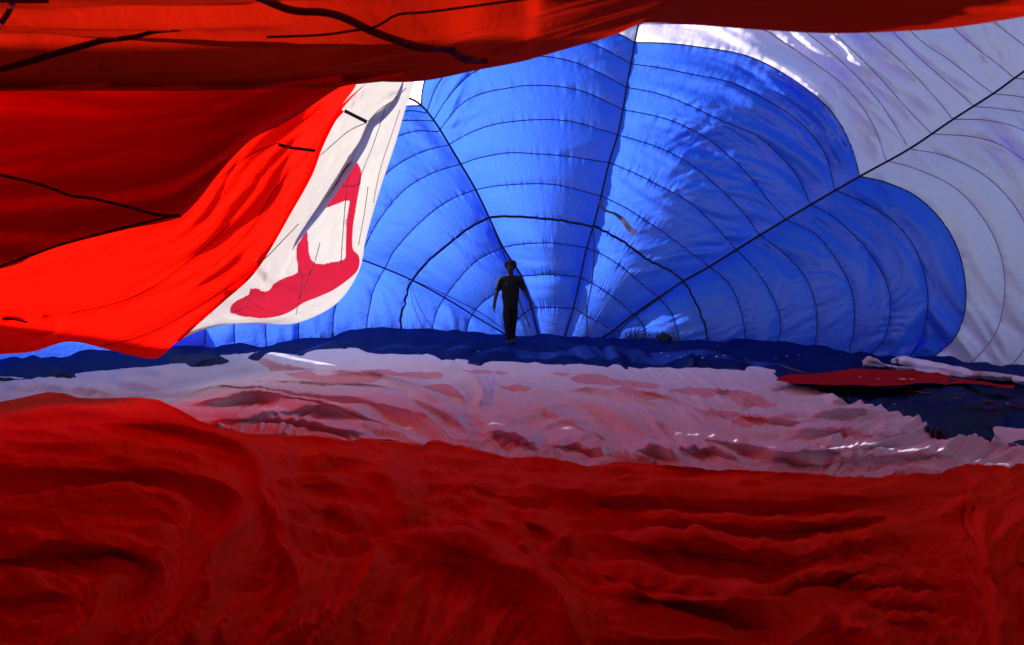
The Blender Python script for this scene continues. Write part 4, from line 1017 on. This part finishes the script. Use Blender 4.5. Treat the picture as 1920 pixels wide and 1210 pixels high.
# dark bundle at the foot of the wall
dB = hit(b_bvh, 1243, 640, 15) ; c = W(1243, 638, dB)
bm_ = bmesh.new(); bmesh.ops.create_icosphere(bm_, subdivisions=4, radius=1)
rr = 15 * dB / FPX
for v in bm_.verts:
    k = 1 + 0.10 * math.sin(v.co.x * 5 + 1) * math.cos(v.co.z * 6) + 0.06 * math.sin(v.co.x * 13 + v.co.z * 9)
    v.co = Vector((v.co.x * rr * 1.15 * k * (1 - 0.25 * max(0, v.co.z)), v.co.y * rr * k, v.co.z * rr * 0.95 * k))
me = bpy.data.meshes.new('bundle'); bm_.to_mesh(me); bm_.free()
for p in me.polygons: p.use_smooth = True
bu = link('bundle', me, solid('navy_bundle', (0.004, 0.008, 0.05))); bu.location = tuple(c)
tag(bu, 'small dark dome-shaped bundle at the foot of the blue wall, right of the person', 'bundle')

# pale flakes standing in for glints of light on the cloth
glint_me = []
for k in range(4):
    bm_ = bmesh.new(); bmesh.ops.create_icosphere(bm_, subdivisions=1, radius=1)
    rs = random.Random(k)
    for v in bm_.verts: v.co = Vector((v.co.x * rs.uniform(.7, 1.2), v.co.y * rs.uniform(.6, 1.1), v.co.z * 0.25 + rs.uniform(-.1, .1)))
    me = bpy.data.meshes.new('glint'); bm_.to_mesh(me); bm_.free(); me.materials.append(solid('pale_glint_%d' % k, (0.75, 0.8, 0.85))); glint_me.append(me)
for k, (x, y, w) in enumerate([(1240, 664, 3), (1252, 670, 3), (1275, 673, 4), (1317, 674, 4), (1344, 671, 4), (1357, 669, 2), (1400, 674, 3), (1455, 674, 3), (1475, 670, 4), (1498, 668, 3), (1577, 667, 2.5), (1345, 651, 2), (1256, 655, 2), (897, 661, 3), (1677, 762, 4), (1889, 761, 5)]):
    d = hit(b_bvh, x, y, 12); o = bpy.data.objects.new('light_glint', glint_me[k % 4]); COL.objects.link(o)
    o.location = tuple(W(x, y, d) + np.array([0, 0, .02])); sc_ = w * d / FPX / 2; o.scale = (sc_ * 1.3, sc_, sc_ * 1.3); o.rotation_euler = (0, 0, k)
    tag(o, 'tiny pale scrap of light modelled on the dark blue cloth', 'glint', 'pale glints of light on the blue cloth')
for nm_, (x, y, w) in zip(('leftmost', 'second', 'third', 'rightmost'), [(1613, 707, 5), (1647, 711, 6), (1692, 711, 11), (1710, 711, 8)]):
    o = bpy.data.objects.new('light_glint', glint_me[0]); COL.objects.link(o); g = ground(x, y, .20)
    o.location = tuple(g); sc_ = w * 10.5 / FPX / 2; o.scale = (sc_, sc_ * .8, sc_ * .5)
    tag(o, nm_ + ' of the four pale glints of light modelled on the flat red cloth', 'glint', 'pale glints of light on the red cloth')

# grass outside, whose shadows fall on the wall
gv, gf = [], []
rg = random.Random(4)
def blade(x, y, h, w, lean):
    a = rg.uniform(0, 6.28); dx, dy = math.cos(a), math.sin(a); lx, ly = rg.uniform(-lean, lean), rg.uniform(-lean, lean); n = len(gv)
    gv.extend([(x - dx * w, y - dy * w, -0.06), (x + dx * w, y + dy * w, -0.06), (x + lx * .4 + dx * w * .8, y + ly * .4 + dy * w * .8, h * .55), (x + lx * .4 - dx * w * .8, y + ly * .4 - dy * w * .8, h * .55), (x + lx, y + ly, h), (x + lx, y + ly, h + .005)])
    gf.extend([(n, n + 1, n + 2, n + 3), (n + 3, n + 2, n + 4, n + 5)])
clump = [rg.uniform(-4.8, 3.6) for _ in range(40)]
for k in range(2600):
    c = rg.choice(clump); x = c + rg.gauss(0, .16) if k % 2 else rg.uniform(-5, 4)
    big = abs(math.sin(c * 7.3))
    y0 = 9.0 + 8.05 * math.sqrt(max(0, 1 - ((x - .5) / 7.25) ** 2))
    y = y0 + rg.uniform(.02, .5)
    blade(x, y, rg.uniform(.05, .22) + (.45 * big * rg.random() if k % 2 else 0), rg.uniform(.003, .007), .10)
tag(link('grass', raw_mesh('grass', gv, gf, False), solid('grass_green', (0.05, 0.09, 0.02))), 'tall grass growing outside against the foot of the blue wall', 'grass', kind='stuff')

# ================================================================== the person
FEET = hit(b_bvh, 957, 645, 14.5)
base = W(957, 645, FEET); H = (645 - 489) / FPX * FEET
S = H / 1.80
person = thing('person', 'person in dark short-sleeved shirt and trousers standing before the blue wall, arms held away', 'person', tuple(base))
def skin(name, chains, mat, sub=2, parent=person, root=0):
    """chains: lists of (x, y, z, rx, ry); a chain whose first item is an int starts at that earlier vertex"""
    vs, es, rad, roots = [], [], [], []
    for ch in chains:
        if isinstance(ch[0], int): prev = ch[0]; ch = ch[1:]
        else: prev = None
        for c_ in ch:
            vs.append(tuple(S * v for v in c_[:3])); rad.append((c_[3] * S, (c_[4] if len(c_) > 4 else c_[3]) * S))
            if prev is not None: es.append((prev, len(vs) - 1))
            else: roots.append(len(vs) - 1)
            prev = len(vs) - 1
    me = bpy.data.meshes.new(name); me.from_pydata(vs, es, [])
    o = link(name, me, mat, parent)
    sm = o.modifiers.new('skin', 'SKIN'); sm.use_smooth_shade = True; sm.branch_smoothing = 0.4
    for v, r_ in zip(me.skin_vertices[0].data, rad): v.radius = r_; v.use_root = False
    for r_ in roots: me.skin_vertices[0].data[r_].use_root = True
    ss = o.modifiers.new('sub', 'SUBSURF'); ss.levels = sub; ss.render_levels = sub
    return o
skin_m = solid('skin', (0.035, 0.018, 0.016), 0.6)
cloth_m = solid('dark_navy_clothing', (0.003, 0.004, 0.011), 0.9)
trou_m = solid('dark_trousers', (0.003, 0.003, 0.007), 0.9)
hair_m = solid('brown_hair', (0.02, 0.012, 0.01), 0.8)
body = [
    [(0, 0, .95, .11, .08), (0, 0, 1.10, .12, .085), (0, -.01, 1.27, .15, .11), (0, 0, 1.40, .12, .085), (0, -.005, 1.485, .064, .062), (0, -.015, 1.555, .068, .072), (0, -.02, 1.635, .074, .092), (0, -.012, 1.71, .066, .085)],
    [3, (-.13, 0, 1.425, .065), (-.195, 0, 1.40, .052), (-.245, .015, 1.25, .042), (-.285, .01, 1.12, .046), (-.325, -.03, .98, .042), (-.345, -.07, .86, .030, .034), (-.352, -.085, .80, .028, .042), (-.352, -.092, .76, .020, .042)],
    [3, (.13, 0, 1.425, .065), (.195, 0, 1.40, .052), (.255, .01, 1.26, .042), (.31, .01, 1.14, .046), (.37, -.02, 1.03, .042), (.42, -.05, .93, .030, .034), (.445, -.06, .875, .028, .042), (.455, -.065, .84, .020, .042)],
    [0, (-.075, 0, .88, .06, .06), (-.085, -.06, .68, .06), (-.07, -.10, .48, .052), (-.06, -.08, .30, .048), (-.045, -.09, .11, .033), (-.045, -.12, .045, .036, .035), (-.05, -.22, .03, .040, .026)],
    [0, (.075, 0, .88, .06, .06), (.08, 0, .68, .06), (.065, .05, .48, .052), (.06, .12, .30, .048), (.055, .18, .12, .033), (.06, .17, .05, .036, .035), (.075, .07, .03, .040, .026)],
]
for hx, hy, hz, sx, dwn in ((-.352, -.092, .765, -1, -.02), (.455, -.065, .845, 1, .0)):
    for i_, (oy, ln) in enumerate(((-.030, .066), (-.010, .078), (.010, .074), (.028, .058))):
        body.append([(hx, hy + oy, hz + .02, .012), (hx + .004 * sx, hy + oy * 1.15, hz - ln * .45, .0115), (hx - .012 * sx, hy + oy * 1.15, hz - ln * .90, .0105), (hx - .030 * sx, hy + oy * 1.1, hz - ln * 1.20, .0095)])
    body.append([(hx, hy - .028, hz + .055, .011), (hx - .022 * sx, hy - .052, hz + .025, .010), (hx - .034 * sx, hy - .058, hz - .01, .009), (hx - .038 * sx, hy - .055, hz - .035, .008)])
skin('body', body, skin_m)
skin('shirt', [
    [(0, 0, .93, .215, .145), (0, 0, 1.02, .205, .14), (0, 0, 1.12, .205, .135), (0, -.01, 1.27, .25, .155), (0, 0, 1.39, .20, .12), (0, 0, 1.455, .080, .075)],
    [4, (-.13, 0, 1.41, .095), (-.20, 0, 1.385, .084), (-.245, .012, 1.26, .072), (-.264, .013, 1.17, .068), (-.270, .013, 1.15, .066)],
    [4, (.13, 0, 1.41, .095), (.20, 0, 1.385, .084), (.257, .01, 1.26, .072), (.285, .01, 1.18, .068), (.292, .01, 1.165, .066)],
], cloth_m)
skin('trousers', [
    [(0, 0, 1.02, .165, .12), (0, 0, .95, .200, .138), (0, 0, .88, .210, .142), (0, 0, .84, .16, .13)],
    [3, (-.080, -.02, .76, .125, .12), (-.078, -.05, .62, .105), (-.07, -.09, .46, .078), (-.058, -.08, .30, .070), (-.048, -.09, .12, .062), (-.048, -.09, .08, .062)],
    [3, (.080, 0, .76, .125, .12), (.073, .01, .62, .105), (.065, .05, .46, .078), (.058, .12, .30, .070), (.052, .17, .14, .062), (.052, .17, .10, .062)],
], trou_m)
for dx, dy in ((-.045, -.10), (.062, .16)):
    skin('shoe', [[(dx, dy + .03, .05, .045, .045), (dx, dy - .04, .045, .046, .042), (dx * 1.1, dy - .12, .035, .048, .032), (dx * 1.15, dy - .17, .03, .036, .024)]], solid('dark_shoe_leather', (0.015, 0.008, 0.006)))
def blobmesh(name, c_, r_, mat, amp=0.0, fr=6, sub=3, cut=None):
    b_ = bmesh.new(); bmesh.ops.create_icosphere(b_, subdivisions=sub, radius=1)
    for v in b_.verts:
        n_ = math.sin(v.co.x * fr + 1) * math.sin(v.co.y * fr * 1.3 + 2) * math.sin(v.co.z * fr * 1.1 + .5) + .5 * math.sin(v.co.x * fr * 2.3) * math.sin(v.co.z * fr * 2.1 + v.co.y * 3)
        k_ = 1 + amp * n_
        if cut and v.co.y < -.35 and v.co.z < .45: k_ *= .72
        v.co = Vector(((c_[0] + v.co.x * r_[0] * k_) * S, (c_[1] + v.co.y * r_[1] * k_) * S, (c_[2] + v.co.z * r_[2] * k_) * S))
    m_ = bpy.data.meshes.new(name); b_.to_mesh(m_); b_.free()
    for p in m_.polygons: p.use_smooth = True
    return link(name, m_, mat, person)
blobmesh('hair', (0.006, .005, 1.705), (.132, .128, .112), hair_m, .09, 9, 4, True)
blobmesh('nose', (0, -.118, 1.63), (.013, .018, .022), skin_m, 0, sub=2)
for e in (-1, 1):
    blobmesh('ear', (e * .083, -.01, 1.63), (.012, .02, .03), skin_m, 0, sub=2)
    blobmesh('eye', (e * .031, -.098, 1.655), (.013, .010, .008), solid('eye_white', (.08, .08, .08)), 0, sub=2)
blobmesh('mouth', (0, -.105, 1.585), (.022, .008, .006), solid('lips', (.2, .06, .06)), 0, sub=2)
blobmesh('chest_badge', (-.085, -.128, 1.30), (.018, .006, .022), solid('badge_grey', (.12, .12, .2)), 0, sub=2)
blobmesh('white_rag', (-.088, -.09, .66), (.022, .03, .055), solid('pale_rag', (.45, .45, .6)), .2, sub=3)
